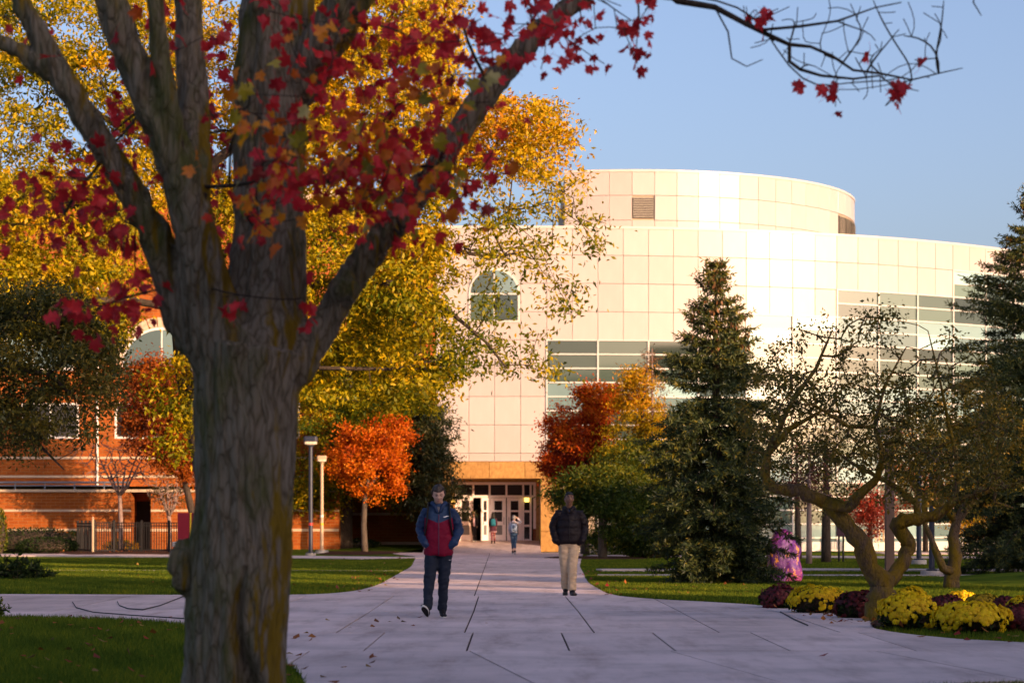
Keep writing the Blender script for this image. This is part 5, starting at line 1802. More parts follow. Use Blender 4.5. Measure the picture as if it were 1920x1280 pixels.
nt.links.new(mx2.outputs[0], bb.inputs['Base Color']); bb.inputs['Roughness'].default_value = .32
bn = nt.nodes.new('ShaderNodeBump'); bn.inputs['Distance'].default_value = .03
nt.links.new(noise_tex(nt, vec, 9, 8, .7), bn.inputs['Height']); nt.links.new(bn.outputs[0], bb.inputs['Normal'])
b = MB()
b.loft([(0, 0, -.05, .36, .30), (0, 0, .1, .38, .32), (.0, 0, .45, .37, .31), (-.01, 0, .78, .34, .28), (-.03, 0, 1.0, .26, .22), (-.05, 0, 1.13, .15, .13), (-.05, 0, 1.17, .05, .05)], 26, power=2.5)
rk = b.obj('painted_rock', rk_m, None, True)
rk.location = gp(1470, 48.8)
subsurf(rk, 2)
bpy.context.view_layer.update()
me2 = bpy.data.meshes.new_from_object(rk.evaluated_get(bpy.context.evaluated_depsgraph_get())); rk.modifiers.clear(); rk.data = me2
wrinkle(rk, .07, 3.2, 4); wrinkle(rk, .03, 8, 1); 
tag(rk, 'upright boulder painted purple and pink beside the big spruce', 'rock')

# ------------------------------------------------------------------ chrysanthemums
fl = {'yellow': leafmat('yellow_petals', [(.62, .36, .002), (.82, .54, .002), (.88, .64, .004)], .25, gloss=.02), 'wine': leafmat('wine_red_petals', [(.05, .004, .006), (.11, .008, .012), (.17, .014, .016)], .25, gloss=.03),
      'dull': leafmat('dull_yellow_petals', [(.22, .15, .006), (.40, .27, .006), (.52, .36, .01)], .25, gloss=.02)}
def mum(label, px, base_y, wpx, hpx, kind, nfl, Y=None):
    Y = Y or GY(base_y)
    s = Y / F; rx = wpx * s / 2 * 1.06; h = hpx * s * .92
    t = thing('chrysanthemum', label, 'flowers', gp(px, Y), group='potted mums in the bed')
    q = ellipsoid_pts(1500, (0, 0, h * .38), (rx * .95, rx * .9, h * .55), .25, -.75); q[:, 2] = np.maximum(q[:, 2], .02)
    core = MB(); core.ball((0, 0, h * .4), (rx * .82, rx * .8, h * .45), 14, 8); core.obj('stems', M['soil'], t)
    leaf_cloud('foliage', q, rng.uniform(.035, .065, len(q)), LM['hedge'], t, .6, np.clip(rng.normal(size=len(q)) * .25 + .5, 0, 1), .1, dirs=q)
    # flower heads: little domes of petals over the upper dome, in patches
    cand = ellipsoid_pts(int(nfl * 4.5), (0, 0, h * .40), (rx, rx * .95, h * .60), .02, -.62)
    keep = []
    for c in cand:
        c = c * (1 + .16 * noise.noise(Vector(tuple(c * 3.4 + px * .013)))) + rng.normal(size=3) * .010
        up = (c[2] - h * .4) / (h * .6)
        pn = noise.noise(Vector(tuple(c * 5.0 + px * .01)))
        if up > .15 or pn > .05 - .35 * (up + .2):
            keep.append(c)
        if len(keep) >= nfl * 1.5: break
    V = []; Fq = []; T = []
    for c in keep:
        out = unit((c - np.array([0, 0, h * .3]))[None])[0] + rng.normal(size=3) * .25; out = out / np.linalg.norm(out)
        a = np.cross(out, [0, 0, 1.0]); a = a / max(np.linalg.norm(a), 1e-6); b_ = np.cross(out, a)
        r0 = rng.uniform(.024, .040); ti_ = rng.random(); n_p = 9
        b0_ = len(V)
        V.append(c + out * r0 * .55)
        for k in range(n_p * 2):
            an = PI * k / n_p; rr = r0 * (1.0 if k % 2 == 0 else .70)
            V.append(c + (a * math.cos(an) + b_ * math.sin(an)) * rr + out * (r0 * (.05 if k % 2 == 0 else .30)))
        for k in range(n_p * 2):
            Fq.append((b0_, b0_ + 1 + k, b0_ + 1 + (k + 1) % (n_p * 2))); T.append(min(1, max(0, ti_ + rng.normal() * .15)))
    me_ = np_mesh('flower_heads', np.array(V), np.array(Fq), np.array(T))
    o = link('flower_heads', me_, fl[kind], t); o['kind'] = 'stuff'
    return t
mum('dark red mum clump at the left end of the flower bed', 1466, 1141, 80, 47, 'wine', 300)
mum('yellow mum clump with green gaps left of the crabapple trunk', 1533, 1150, 108, 56, 'yellow', 330)
mum('dark red mum clump touching the left side of the crabapple trunk', 1605, 1160, 74, 56, 'wine', 300)
mum('tall yellow mum clump just right of the crabapple trunk, farther back', 1702, 1152, 84, 52, 'yellow', 420)
mum('broad yellow mum clump in front, right of the crabapple trunk', 1706, 1180, 116, 68, 'yellow', 560)
mum('small dark red mum between two yellow clumps', 1772, 1148, 60, 34, 'wine', 240)
mum('small bright yellow mum at the back of the bed', 1803, 1134, 60, 26, 'yellow', 220)
mum('dull yellow mum fading behind the widest clump', 1845, 1142, 62, 30, 'dull', 220)
mum('dark red mum at the back near the right edge', 1886, 1150, 50, 34, 'wine', 220)
mum('widest yellow mum clump at the front of the bed', 1822, 1186, 138, 62, 'yellow', 620)
mum('yellow mum behind the dark red clump at the right edge', 1918, 1160, 64, 44, 'yellow', 260)
mum('dark red mum clump in the front right corner', 1914, 1184, 80, 56, 'wine', 320)
mum('dark red mum hidden behind the crabapple trunk', 1654, 1136, 50, 34, 'wine', 160, 33.2)

# ------------------------------------------------------------------ bench, bin, stone wall, hoops far off
bn_ = thing('park_bench', 'pale wooden bench far off before the glass hall', 'bench', (fpx(1638, 103.5), 103.5, 0))
wood = mat('pale_bench_wood', [(.42, .28, .16), (.50, .35, .2)], scale=6, rough=.7)
for i in range(4):
    b = MB(); b.box(-.75, .75, .04 + i * .11, .13 + i * .11, .43, .46); b.obj('seat_slat', wood, bn_)
for i in range(9):
    b = MB(); x = -.7 + i * .175; b.box(x - .035, x + .035, .46, .49, .50, .95); b.obj('back_slat', wood, bn_)
b = MB(); b.box(-.75, .75, .445, .505, .95, 1.0); b.obj('top_rail', wood, bn_)
for x in (-.68, .68):
    b = MB(); b.box(x - .03, x + .03, .05, .1, 0, .43); b.box(x - .03, x + .03, .40, .46, 0, .95); b.obj('leg', M['brownpole'], bn_)
tb_ = thing('trash_bin', 'red and teal litter bin left of the far bench', 'bin', (fpx(1612, 99), 99, 0))
b = MB(); b.loft([(0, 0, 0, .22, .22), (0, 0, .62, .24, .24)], 18); b.obj('body', mat('teal_paint', [(.02, .09, .10)], rough=.5), tb_)
b = MB(); b.loft([(-.02, 0, .64, .25, .25), (-.02, 0, .74, .25, .25), (-.02, 0, .80, .1, .1)], 18); b.obj('lid', mat('red_paint', [(.42, .07, .03)], rough=.5), tb_)
sp = thing('signpost', 'dark two legged post behind the crabapple limb', 'post', (fpx(1577, 76), 76, 0))
for s in (-1, 1):
    b = MB(); b.tube([(s * .07, 0, 0), (s * .075, 0, .85)], .035, 8); b.obj('leg', M['blackmetal'], sp)
b = MB(); b.bevbox(-.14, .14, -.03, .05, .85, 1.35, .02); b.obj('board', mat('dull_plum_board', [(.06, .02, .04)], rough=.6), sp)
sw_ = thing('stone_wall', 'low pale rubble wall right of the entrance behind the trees', 'wall', (fpx(1100, 97), 97, 0))
for i in range(3):
    x = -.1
    while x < 2.9:
        w = random.uniform(.24, .5); zz = [0, .26, .5, .72 - .0][i]
        if not (i == 2 and x > 2.4) and not (i == 2 and x < .15):
            b = MB(); b.bevbox(x + .01, x + w - .01, random.uniform(-.02, .02), .4, zz + .01, [.26, .5, .70][i] - .01, .03); b.obj('stone', M['palestone'], sw_)
        x += w
for k, px_ in enumerate((1096, 1103)):
    hp = thing('bike_hoop', ('left' if k == 0 else 'right') + ' one of two metal bike hoops beside the granite column', 'bike rack', (fpx(px_, 94 + k), 94 + k, 0), group='bike hoops')
    b = MB(); b.tube([(-.16, 0, 0), (-.16, 0, .6)] + [(-.16 * math.cos(PI * i / 8), 0, .6 + .16 * math.sin(PI * i / 8)) for i in range(1, 8)] + [(.16, 0, .6), (.16, 0, 0)], .03, 8)
    b.obj('hoop', M['railmetal'], hp)
    b = MB(); b.box(-.24, -.08, -.08, .08, -.02, .02); b.box(.08, .24, -.08, .08, -.02, .02); b.obj('foot', M['blackmetal'], hp)

# ------------------------------------------------------------------ grass blades and fallen leaves
gm = leafmat('grass_blades', [(.045, .072, .011), (.085, .135, .016), (.16, .19, .018), (.30, .27, .02)], .4, gloss=.0)
def in_poly(x, y, poly):
    c = np.zeros(len(x), bool); n_ = len(poly)
    for i in range(n_):
        (x0, y0), (x1, y1) = poly[i], poly[(i + 1) % n_]
        if y0 == y1: continue
        cr = ((y0 > y) != (y1 > y)) & (x < (x1 - x0) * (y - y0) / (y1 - y0) + x0)
        c ^= cr
    return c
GV = []; GT = []
def blades(n_, x0, x1, y0, y1, h, w):
    x = rng.uniform(x0, x1, n_); y = rng.uniform(y0, y1, n_)
    ok = ~in_poly(x, y, PLAZA) & (np.abs(x) < y * .232 + .3)
    ok &= ~in_poly(x, y, bed_pts)
    for st_ in STRIPS: ok &= ~in_poly(x, y, st_)
    x, y = x[ok], y[ok]; k = len(x)
    hh = h * rng.uniform(.5, 1.3, k); a = rng.uniform(0, 2 * PI, k)
    b_ = np.stack([x, y, np.zeros(k) - .004], 1)
    wv = np.stack([np.cos(a), np.sin(a), np.zeros(k)], 1) * w * .5
    tip = b_ + np.stack([rng.normal(size=k) * .35 * hh, rng.normal(size=k) * .35 * hh, hh], 1)
    GV.append(np.stack([b_ - wv, b_ + wv, tip], 1))
    pt = .5 * np.sin(x * 1.9 + 2 * np.sin(y * .35)) * np.sin(y * .8 + 1.5 * np.sin(x * .9)) + .3 * np.sin(x * 5.1 + y * 2.3)
    GT.append(np.clip(.42 + .28 * pt + rng.normal(size=k) * .17, 0, 1))
blades(90000, -7.5, -.6, 16, 31.5, .065, .012)
blades(26000, 3.8, 9, 22, 29, .06, .012)
blades(150000, 1.5, 10, 36, 54, .075, .026)
blades(170000, -13.5, -2.5, 40, 60, .08, .028)
blades(170000, -20, -2.8, 60, 84, .05, .045)
blades(190000, 2, 20, 54, 95, .028, .05)
blades(7000, 2.4, 5, 15.5, 19, .05, .010)
V = np.concatenate(GV).reshape(-1, 3); T = np.concatenate(GT)
tag(link('grass', np_mesh('grass', V, np.arange(len(V)).reshape(-1, 3), T), gm), 'short lawn grass beside the walks', 'grass', kind='stuff')
# fallen leaves
fm = leafmat('fallen_leaves', [(.20, .05, .012), (.34, .12, .02), (.28, .02, .015), (.10, .05, .02), (.36, .22, .05)], .2, gloss=.03)
pp = []
def drop(n_, x0, x1, y0, y1, z=.05):
    for _ in range(n_): pp.append((random.uniform(x0, x1), random.uniform(y0, y1), z))
drop(150, -7, -1.2, 16, 31); drop(60, 1.6, 5, 39, 48); drop(50, -12, -3, 42, 80); drop(40, 4.4, 8, 24, 27.5)
drop(5, -3, 6, 18, 38, .03); drop(140, 3.9, 5.2, 28, 36, .05); drop(60, -3.6, -2.6, 41, 55); drop(120, -19, -15, 93, 101, .1); drop(40, 1.6, 2.4, 39.5, 60)
pp = np.array(pp); k = len(pp)
d_ = np.stack([np.cos(np.arange(k) * 2.4), np.sin(np.arange(k) * 2.4), np.full(k, .25)], 1)
tag(leaf_cloud('fallen_leaves', pp, rng.uniform(.06, .12, k), fm, None, .8, None, .0, dirs=d_, flat=.9), 'fallen autumn leaves scattered over lawn and walk', 'fallen leaves', kind='stuff')
# ------------------------------------------------------------------ people
def rotx(v, a, pivot):
    x, y, z = v[0] - pivot[0], v[1] - pivot[1], v[2] - pivot[2]
    return (x + pivot[0], y * math.cos(a) - z * math.sin(a) + pivot[1], y * math.sin(a) + z * math.cos(a) + pivot[2])


def rotz(v, a, pivot=(0, 0, 0)):
    x, y = v[0] - pivot[0], v[1] - pivot[1]
    return (x * math.cos(a) - y * math.sin(a) + pivot[0], x * math.sin(a) + y * math.cos(a) + pivot[1], v[2])


HC = (0, -.02, 1.675)                     # head centre of a 1.8 m figure facing -y
def head_grid(nu=40, nv=30, grow=0.0):
    """head surface as rows of points from chin to crown"""
    rows = []
    for j in range(nv + 1):
        la = -PI / 2 + PI * j / nv
        row_ = []
        for i in range(nu):
            lo = 2 * PI * i / nu
            dx_, dy_, dz_ = math.cos(la) * math.sin(lo), -math.cos(la) * math.cos(lo), math.sin(la)
            rx, ry, rz = .076 + grow, .097 + grow, .122 + grow
            x, y, z = dx_ * rx, dy_ * ry, dz_ * rz
            if z < 0:
                t = -z / rz
                x *= 1 - .26 * t ** 1.6
                if y > 0: y *= 1 - .42 * t            # back of the skull runs into the neck
                else: y *= 1 - .04 * t
            if y < 0 and grow == 0:
                f = math.exp(-(x / .011) ** 2 - ((z + .018) / .024) ** 2) * .020 + math.exp(-(x / .008) ** 2 - ((z - .012) / .03) ** 2) * .008
                f -= sum(math.exp(-((x - s * .031) / .015) ** 2 - ((z - .012) / .011) ** 2) for s in (-1, 1)) * .008
                f += math.exp(-(x / .05) ** 2 - ((z - .034) / .009) ** 2) * .004
                f += math.exp(-(x / .022) ** 2 - ((z + .060) / .010) ** 2) * .005
                f += math.exp(-(x / .022) ** 2 - ((z + .105) / .016) ** 2) * .008
                f += sum(math.exp(-((x - s * .045) / .02) ** 2 - ((z + .02) / .02) ** 2) for s in (-1, 1)) * .003
                y -= f
            row_.append((x, y, z))
        rows.append(row_)
    return rows


def hand(mb, wrist, d, up, s=1.0, curl=.5, side=1):
    """palm and five bent fingers; d = direction of the fingers, up = back of the hand, side = where the thumb is"""
    d = Vector(d).normalized(); up = Vector(up); up = (up - d * up.dot(d)).normalized(); sd_ = d.cross(up) * side
    W = Vector(wrist)
    mb.tube([W - d * .02 * s, W + d * .02 * s, W + d * .06 * s, W + d * .09 * s], [.024 * s, .030 * s, .038 * s, .034 * s], 10, flat=.55)
    for k, (off, L) in enumerate(((-.029, .066), (-.010, .076), (.010, .080), (.029, .072))):
        p = W + d * .082 * s + sd_ * off * s
        pts = [p]
        dirv = d.copy()
        for q in range(3):
            a = curl * (.35 + .5 * q)
            dirv = (d * math.cos(a) - up * math.sin(a)).normalized()
            p = p + dirv * L * s * (.45, .32, .25)[q]; pts.append(p)
        mb.tube(pts, [.0098 * s, .0092 * s, .0085 * s, .0068 * s], 7)
    p = W + d * .03 * s + sd_ * .026 * s
    mb.tube([p, p + (d * .5 + sd_ * .8).normalized() * .035 * s, p + (d * .8 + sd_ * .6 - up * .2).normalized() * .066 * s], [.013 * s, .011 * s, .008 * s], 7)


def person(label, px, Y, h, z0, J, look, rz=0.0, z_yaw=0.0):
    """J: joints of the pose; look: clothes. Built 1.8 m tall facing -y, then scaled"""
    x = (px - 960) / F * Y
    t = thing('person', label, 'person', (x, Y, z0), rz, scale=h / 1.8)
    skin = look['skin']
    pitch = J.get('pitch', 0); yaw = J.get('yaw', 0); lean = J.get('head', (0, 0, 0))
    pivot = (0, .0, 1.56)
    def H(v):
        v = (v[0] + HC[0], v[1] + HC[1], v[2] + HC[2])
        v = rotz(v, yaw, (0, 0, 0)); v = rotx(v, pitch, pivot)
        return (v[0] + lean[0], v[1] + lean[1], v[2] + lean[2])
    mb = MB()
    g_ = head_grid(); base = len(mb.v); nu = 40
    for r_ in g_: mb.v.extend([H(p) for p in r_])
    for j in range(len(g_) - 1):
        for i in range(nu):
            mb.f.append((base + j * nu + i, base + j * nu + (i + 1) % nu, base + (j + 1) * nu + (i + 1) % nu, base + (j + 1) * nu + i)); mb.mi.append(0)
    for s in (-1, 1):
        q = MB(); q.ball((s * .078, .012, -.005), (.010, .020, .032), 10, 8); mb.add([H(p) for p in q.v], q.f)
    nb = H((0, .02, -.10))
    mb.tube([(0, .015, 1.40), (0, .02, 1.50), nb, H((0, .01, -.05))], [.075, .060, .056, .06], 14)
    sh, el, wr, hip, kn, an = J['sh'], J['el'], J['wr'], J['hip'], J['kn'], J['an']
    mb.loft([(0, 0, .86, .14, .09), (0, 0, .95, .15, .105), (0, -.005, 1.08, .135, .095), (0, -.005, 1.25, .155, .11), (0, .005, 1.38, .165, .10), (0, .01, 1.45, .12, .075), (0, .01, 1.49, .06, .06)], 20)
    for i in (0, 1):
        mb.tube([(sh[i][0] * .6, sh[i][1], sh[i][2] - .02), sh[i], [(a + b) / 2 for a, b in zip(sh[i], el[i])], el[i], [(a + b) / 2 for a, b in zip(el[i], wr[i])], wr[i]], [.05, .05, .045, .037, .034, .024], 12)
        mb.tube([hip[i], [(a + b) / 2 for a, b in zip(hip[i], kn[i])], kn[i], [a * .7 + b * .3 for a, b in zip(kn[i], an[i])], an[i]], [.082, .072, .052, .050, .034], 12)
        hd = J['hand'][i]
        hand(mb, wr[i], hd[0], hd[1], 1.0, hd[2], hd[3])
        toe = J['toe'][i]
        mb.tube([an[i], Vector(an[i]) + Vector(toe) * .08 - Vector((0, 0, .045)), Vector(an[i]) + Vector(toe) * .17 - Vector((0, 0, .05))], [.034, .026, .018], 10)
    body = mb.obj('body', skin, t)
    remesh(body, .0075, 2)
    # face
    for s in (-1, 1):
        q = MB(); q.ball((s * .031, -.0835, .010), (.0115, .006, .0055), 10, 6); b = MB(); b.add([H(p) for p in q.v], q.f); b.obj('eye', look.get('eye', EYEM), t, True)
        q = MB(); q.tube([(s * .014, -.099, .030), (s * .032, -.098, .036), (s * .050, -.083, .030)], [.0045, .0055, .003], 6); b = MB(); b.add([H(p) for p in q.v], q.f); b.obj('eyebrow', look['hair'], t, True)
    q = MB(); q.tube([(-.024, -.0935, -.061), (-.010, -.1005, -.059), (0, -.1015, -.060), (.010, -.1005, -.059), (.024, -.0935, -.061)], [.002, .0058, .0065, .0058, .002], 8); b = MB(); b.add([H(p) for p in q.v], q.f); b.obj('mouth', look['lips'], t, True)
    # hair
    hg = head_grid(40, 30, look.get('hair_grow', .014)); q = MB(); base = 0
    for r_ in hg: q.v.extend(r_)
    hl = look['hairline']
    for j in range(len(hg) - 1):
        for i in range(nu):
            c = hg[j][i]
            if hl(c[0], c[1], c[2]):
                q.f.append((j * nu + i, j * nu + (i + 1) % nu, (j + 1) * nu + (i + 1) % nu, (j + 1) * nu + i)); q.mi.append(0)
    q.v = [H(p) for p in q.v]
    ho = q.obj('hair', look['hair'], t, True)
    bmh = bmesh.new(); bmh.from_mesh(ho.data)
    bmesh.ops.delete(bmh, geom=[v for v in bmh.verts if not v.link_faces], context='VERTS'); bmh.to_mesh(ho.data); bmh.free()
    so = ho.modifiers.new('s', 'SOLIDIFY'); so.thickness = .010; so.offset = -1
    wrinkle(ho, look.get('hair_rough', .008), 28, 3, (1, 1, .6)); wrinkle(ho, .006, 70, 1, (1, .6, .4))
    if 'long_hair' in look:
        q = MB()
        for k in range(15):
            a = R(-115 + 230 * k / 14) + PI
            p0 = (math.sin(a) * .078, -math.cos(a) * .09 + .0, .02); L = look['long_hair'] * random.uniform(.9, 1.05)
            pts = [p0, (p0[0] * 1.15, p0[1] * 1.15 + .01, -.09), (p0[0] * 1.3, p0[1] * 1.05 + .025, -.09 - L * .5), (p0[0] * 1.2, p0[1] * .9 + .03, -.09 - L)]
            q.tube([H(p) for p in pts], [.024, .026, .024, .006], 7)
        q.obj('long_hair', look['hair'], t, True)
    # trousers
    lg = look['legs']
    q = MB()
    hz = lg['waist']
    q.loft([(0, .0, .84, .150, .112), (0, .0, .90, lg['hipw'], .122), (0, 0, hz - .02, lg['hipw'] - .01, .118), (0, 0, hz, lg['hipw'] - .012, .116)], 22)
    for i in (0, 1):
        mid = [(a + b) / 2 for a, b in zip(hip[i], kn[i])]
        lowm = [(a + b) / 2 for a, b in zip(kn[i], an[i])]
        hem = [a + (b - a) * lg['length'] for a, b in zip(kn[i], an[i])]
        hr = lg['r']
        q.tube([(hip[i][0], hip[i][1], hip[i][2] + .02), mid, kn[i], lowm, hem], [hr[0], hr[1], hr[2], hr[3], hr[4]], 16)
    o = q.obj('trousers', lg['mat'], t); remesh(o, .014, 5); wrinkle(o, .011, 11, 2, (1, 1, 1.6)); wrinkle(o, .007, 24, 5, (.8, .8, 1.6))
    # shoes
    for i in (0, 1):
        toe = Vector(J['toe'][i]).normalized(); A = Vector(an[i]); dn = J['sole'][i]; dn = Vector(dn).normalized()
        heel = A + dn * .045 - toe * .055
        q = MB(); sd_ = toe.cross(dn).normalized()
        rings = []
        for u, w, hh in ((0, .026, .05), (.03, .036, .065), (.09, .038, .07), (.15, .042, .055), (.21, .046, .042), (.26, .040, .032), (.285, .022, .018)):
            rings.append((u, w, hh))
        n_ = 14
        for u, w, hh in rings:
            for k in range(n_):
                an_ = 2 * PI * k / n_
                p = heel + toe * u + sd_ * (w * math.cos(an_)) + dn * (.028 - hh * .5 - hh * .5 * math.sin(an_))
                q.v.append(tuple(p))
        for a_ in range(len(rings) - 1):
            for k in range(n_):
                q.f.append((a_ * n_ + k, a_ * n_ + (k + 1) % n_, (a_ + 1) * n_ + (k + 1) % n_, (a_ + 1) * n_ + k)); q.mi.append(0)
        q.f.append(tuple(range(n_))); q.mi.append(0); q.f.append(tuple(range((len(rings) - 1) * n_, len(rings) * n_))[::-1]); q.mi.append(0)
        so_ = q.obj('shoe', look['shoe'], t, True)
        q = MB(); pts = []
        for k in range(20):
            an_ = 2 * PI * k / 20
            u = .142 + .150 * math.cos(an_); w = .046 * math.sin(an_) * (.85 + .15 * math.cos(an_)) + (.006 if math.cos(an_) > 0 else 0) * math.sin(an_)
            pts.append(heel + toe * u + sd_ * w)
        q.add([p + dn * .020 for p in pts] + [p + dn * .044 for p in pts], [tuple(range(20)), tuple(range(39, 19, -1))] + [(k, k + 20, (k + 1) % 20 + 20, (k + 1) % 20) for k in range(20)])
        q.obj('sole', look['sole'], so_)
        q = MB(); q.add([heel + toe * .142 + (p - heel - toe * .142) * .90 + dn * .0445 for p in pts] + [heel + toe * .142 + (p - heel - toe * .142) * .88 + dn * .0475 for p in pts], [tuple(range(20)), tuple(range(39, 19, -1))] + [(k, k + 20, (k + 1) % 20 + 20, (k + 1) % 20) for k in range(20)])
        q.obj('outsole', look.get('outsole', black), so_)
    for i in (0, 1):
        a_, k_ = Vector(an[i]), Vector(kn[i])
        t_ = Vector(J['toe'][i]).normalized(); d_ = Vector(J['sole'][i]).normalized()
        q = MB(); q.tube([a_ + (k_ - a_) * .16, a_ + (k_ - a_) * .03, a_ + t_ * .035 + d_ * .018, a_ + t_ * .085 + d_ * .034, a_ + t_ * .13 + d_ * .045], [.047, .047, .046, .038, .026], 12); q.obj('sock', look.get('sock', black), t, True)
    # jacket
    jk = look['jacket']
    q = MB(); q.loft(jk['rings'], 28, power=2.3)
    o = q.obj('jacket', jk['mat'], t)
    remesh(o, .012, 4); wrinkle(o, jk.get('wr', .010), 9, 1, (1, 1, 1.2)); wrinkle(o, .006, 22, 8, (1, 1, 1.5))
    if 'quilt' in jk:
        for v in o.data.vertices:
            if v.co.z < 1.43: v.co += v.normal * (abs(math.sin(v.co.z * PI / jk['quilt'])) ** .6 * .012 - .005)
        o.data.update()
    for i in (0, 1):
        q = MB(); r = jk['arm']
        m1 = [(a + b) / 2 for a, b in zip(sh[i], el[i])]; m2 = [(a + b) / 2 for a, b in zip(el[i], wr[i])]
        q.tube([(sh[i][0] * .62, sh[i][1], sh[i][2] - .015), (sh[i][0] * .92, sh[i][1], sh[i][2]), m1, el[i], m2, wr[i], Vector(wr[i]) + Vector(J['hand'][i][0]).normalized() * jk.get('cuff', .012)], [r[0] * .9, r[0], r[1], r[2], r[3], r[4], r[4] * .92], 16)
        q.ball(el[i], r[2] * 1.02, 14, 10)
        so_ = q.obj('sleeve', jk['sleeve'], t); remesh(so_, .012, 5); wrinkle(so_, .012, 12, 4 + i, (1, 1, 2)); wrinkle(so_, .006, 26, 7, (1, 1, 1.6))
        if 'quilt' in jk:
            for v in so_.data.vertices: v.co += v.normal * (abs(math.sin(v.co.z * PI / jk['quilt'])) ** .6 * .010 - .004)
            so_.data.update()
    return t, H


def cloth(name, c, rough=.75, spec=.25, bump=.0015):
    return mat(name, [tuple(Vector(c) * .8), tuple(Vector(c) * 1.15)], scale=9, rough=rough, bump=bump, bscale=60, spec=spec)


EYEM = mat('dark_eyes', [(.02, .015, .012)], rough=.3)
skin_pale = mat('fair_skin', [(.58, .34, .25), (.64, .39, .29)], scale=14, rough=.55)
skin_dark = mat('dark_brown_skin', [(.15, .074, .048), (.20, .10, .066)], scale=14, rough=.38)
skin_tan = mat('light_brown_skin', [(.40, .23, .15), (.45, .26, .17)], scale=14, rough=.55)
hair_brown = mat('dark_brown_hair', [(.022, .014, .010), (.06, .036, .024)], scale=60, rough=.6, stretch=(1, 1, .3))
hair_black = mat('black_hair', [(.008, .007, .007), (.018, .015, .014)], scale=60, rough=.7)
lips_p = mat('pale_lips', [(.42, .17, .14)], rough=.5); lips_d = mat('dark_lips', [(.12, .045, .04)], rough=.5)
denim = cloth('blue_denim', (.035, .075, .15)); khaki = cloth('khaki_cotton', (.54, .39, .25)); ink = cloth('ink_blue_knit', (.012, .018, .034))
black = cloth('black_fabric', (.014, .012, .014)); white_r = mat('white_rubber', [(.62, .60, .58)], rough=.6); blk_r = mat('black_leather', [(.012, .010, .010), (.02, .017, .016)], rough=.4)
navyc = cloth('navy_nylon', (.011, .030, .088), .55, .3); plumc = cloth('black_plum_nylon', (.010, .006, .008), .6, .2)

# two tone jacket cloth: maroon with a navy yoke that dips to a point at the zip
two, nt, bb = nodes_of('maroon_navy_nylon')
tc = nt.nodes.new('ShaderNodeTexCoord'); spx = nt.nodes.new('ShaderNodeSeparateXYZ'); nt.links.new(tc.outputs['Object'], spx.inputs[0])
ab = nt.nodes.new('ShaderNodeMath'); ab.operation = 'ABSOLUTE'; nt.links.new(spx.outputs['X'], ab.inputs[0])
ma = nt.nodes.new('ShaderNodeMath'); ma.operation = 'MULTIPLY_ADD'; ma.inputs[1].default_value = -.42; nt.links.new(ab.outputs[0], ma.inputs[0]); nt.links.new(spx.outputs['Z'], ma.inputs[2])
gt = nt.nodes.new('ShaderNodeMath'); gt.operation = 'GREATER_THAN'; gt.inputs[1].default_value = 1.262; nt.links.new(ma.outputs[0], gt.inputs[0])
mx = nt.nodes.new('ShaderNodeMixRGB'); mx.inputs[1].default_value = (.175, .004, .026, 1); mx.inputs[2].default_value = (.034, .062, .125, 1)
nt.links.new(gt.outputs[0], mx.inputs[0]); nt.links.new(mx.outputs[0], bb.inputs['Base Color']); bb.inputs['Roughness'].default_value = .65; bb.inputs['Specular IOR Level'].default_value = .15
bn = nt.nodes.new('ShaderNodeBump'); bn.inputs['Distance'].default_value = .004; nt.links.new(noise_tex(nt, tc.outputs['Object'], 18, 6, .6), bn.inputs['Height']); nt.links.new(bn.outputs[0], bb.inputs['Normal'])

# --- man in the maroon and navy jacket
sh = [(-.185, .0, 1.415), (.19, .0, 1.41)]; el = [(-.248, .06, 1.17), (.262, .06, 1.165)]; wr = [(-.190, -.10, 1.005), (.198, -.10, .995)]
hip = [(-.09, 0, .90), (.09, 0, .90)]; kn = [(-.125, -.085, .50), (.062, .01, .50)]; an = [(-.150, -.17, .115), (.045, .06, .085)]
J1 = dict(sh=sh, el=el, wr=wr, hip=hip, kn=kn, an=an, toe=[(-.18, -.80, .50), (.12, -1, -.02)], sole=[(-.05, -.50, -.85), (0, 0, -1)], pitch=R(24), yaw=R(4), head=(-.005, -.02, -.005),
          hand=[((.8, .35, -.7), (0, -1, 0), .3, 1), ((-.8, .35, -.7), (0, -1, 0), .3, -1)])
def short_hair(x, y, z):
    if y < -.02: return z > .058
    return z > -.005 if y < .03 else z > -.052
L1 = dict(skin=skin_pale, hair=hair_brown, lips=lips_p, hairline=short_hair, hair_grow=.016, hair_rough=.014, shoe=black, sole=white_r,
          legs=dict(mat=ink, waist=1.0, hipw=.176, length=1.02, r=(.098, .093, .076, .066, .060)),
          jacket=dict(rings=[(0, 0, .825, .180, .135), (0, -.005, .86, .200, .150), (0, -.01, 1.0, .198, .152), (0, -.01, 1.15, .196, .148), (0, 0, 1.30, .200, .142), (0, .005, 1.38, .195, .125), (0, .01, 1.455, .15, .105), (0, .012, 1.52, .105, .095)],
                      mat=two, sleeve=navyc, cuff=.09, arm=(.074, .075, .072, .066, .058), wr=.014))
man1, H1 = person('man in a maroon and navy jacket and dark trousers looking down as he walks', 823, 30.6, 1.80, .022, J1, L1)
def part(name, m, parent, fn, smooth=True):
    b = MB(); fn(b); return b.obj(name, m, parent, smooth)
part('collar', navyc, man1, lambda b: (b.tube([(-.10, .05, 1.50), (-.085, -.045, 1.525), (-.05, -.085, 1.49), (-.015, -.125, 1.40)], [.034, .036, .030, .016], 10), b.tube([(.10, .05, 1.50), (.085, -.045, 1.525), (.05, -.085, 1.49), (.018, -.125, 1.40)], [.034, .036, .030, .016], 10), b.tube([(-.11, .04, 1.49), (-.07, .10, 1.50), (0, .125, 1.50), (.07, .10, 1.50), (.11, .04, 1.49)], [.045, .055, .06, .055, .045], 10)))
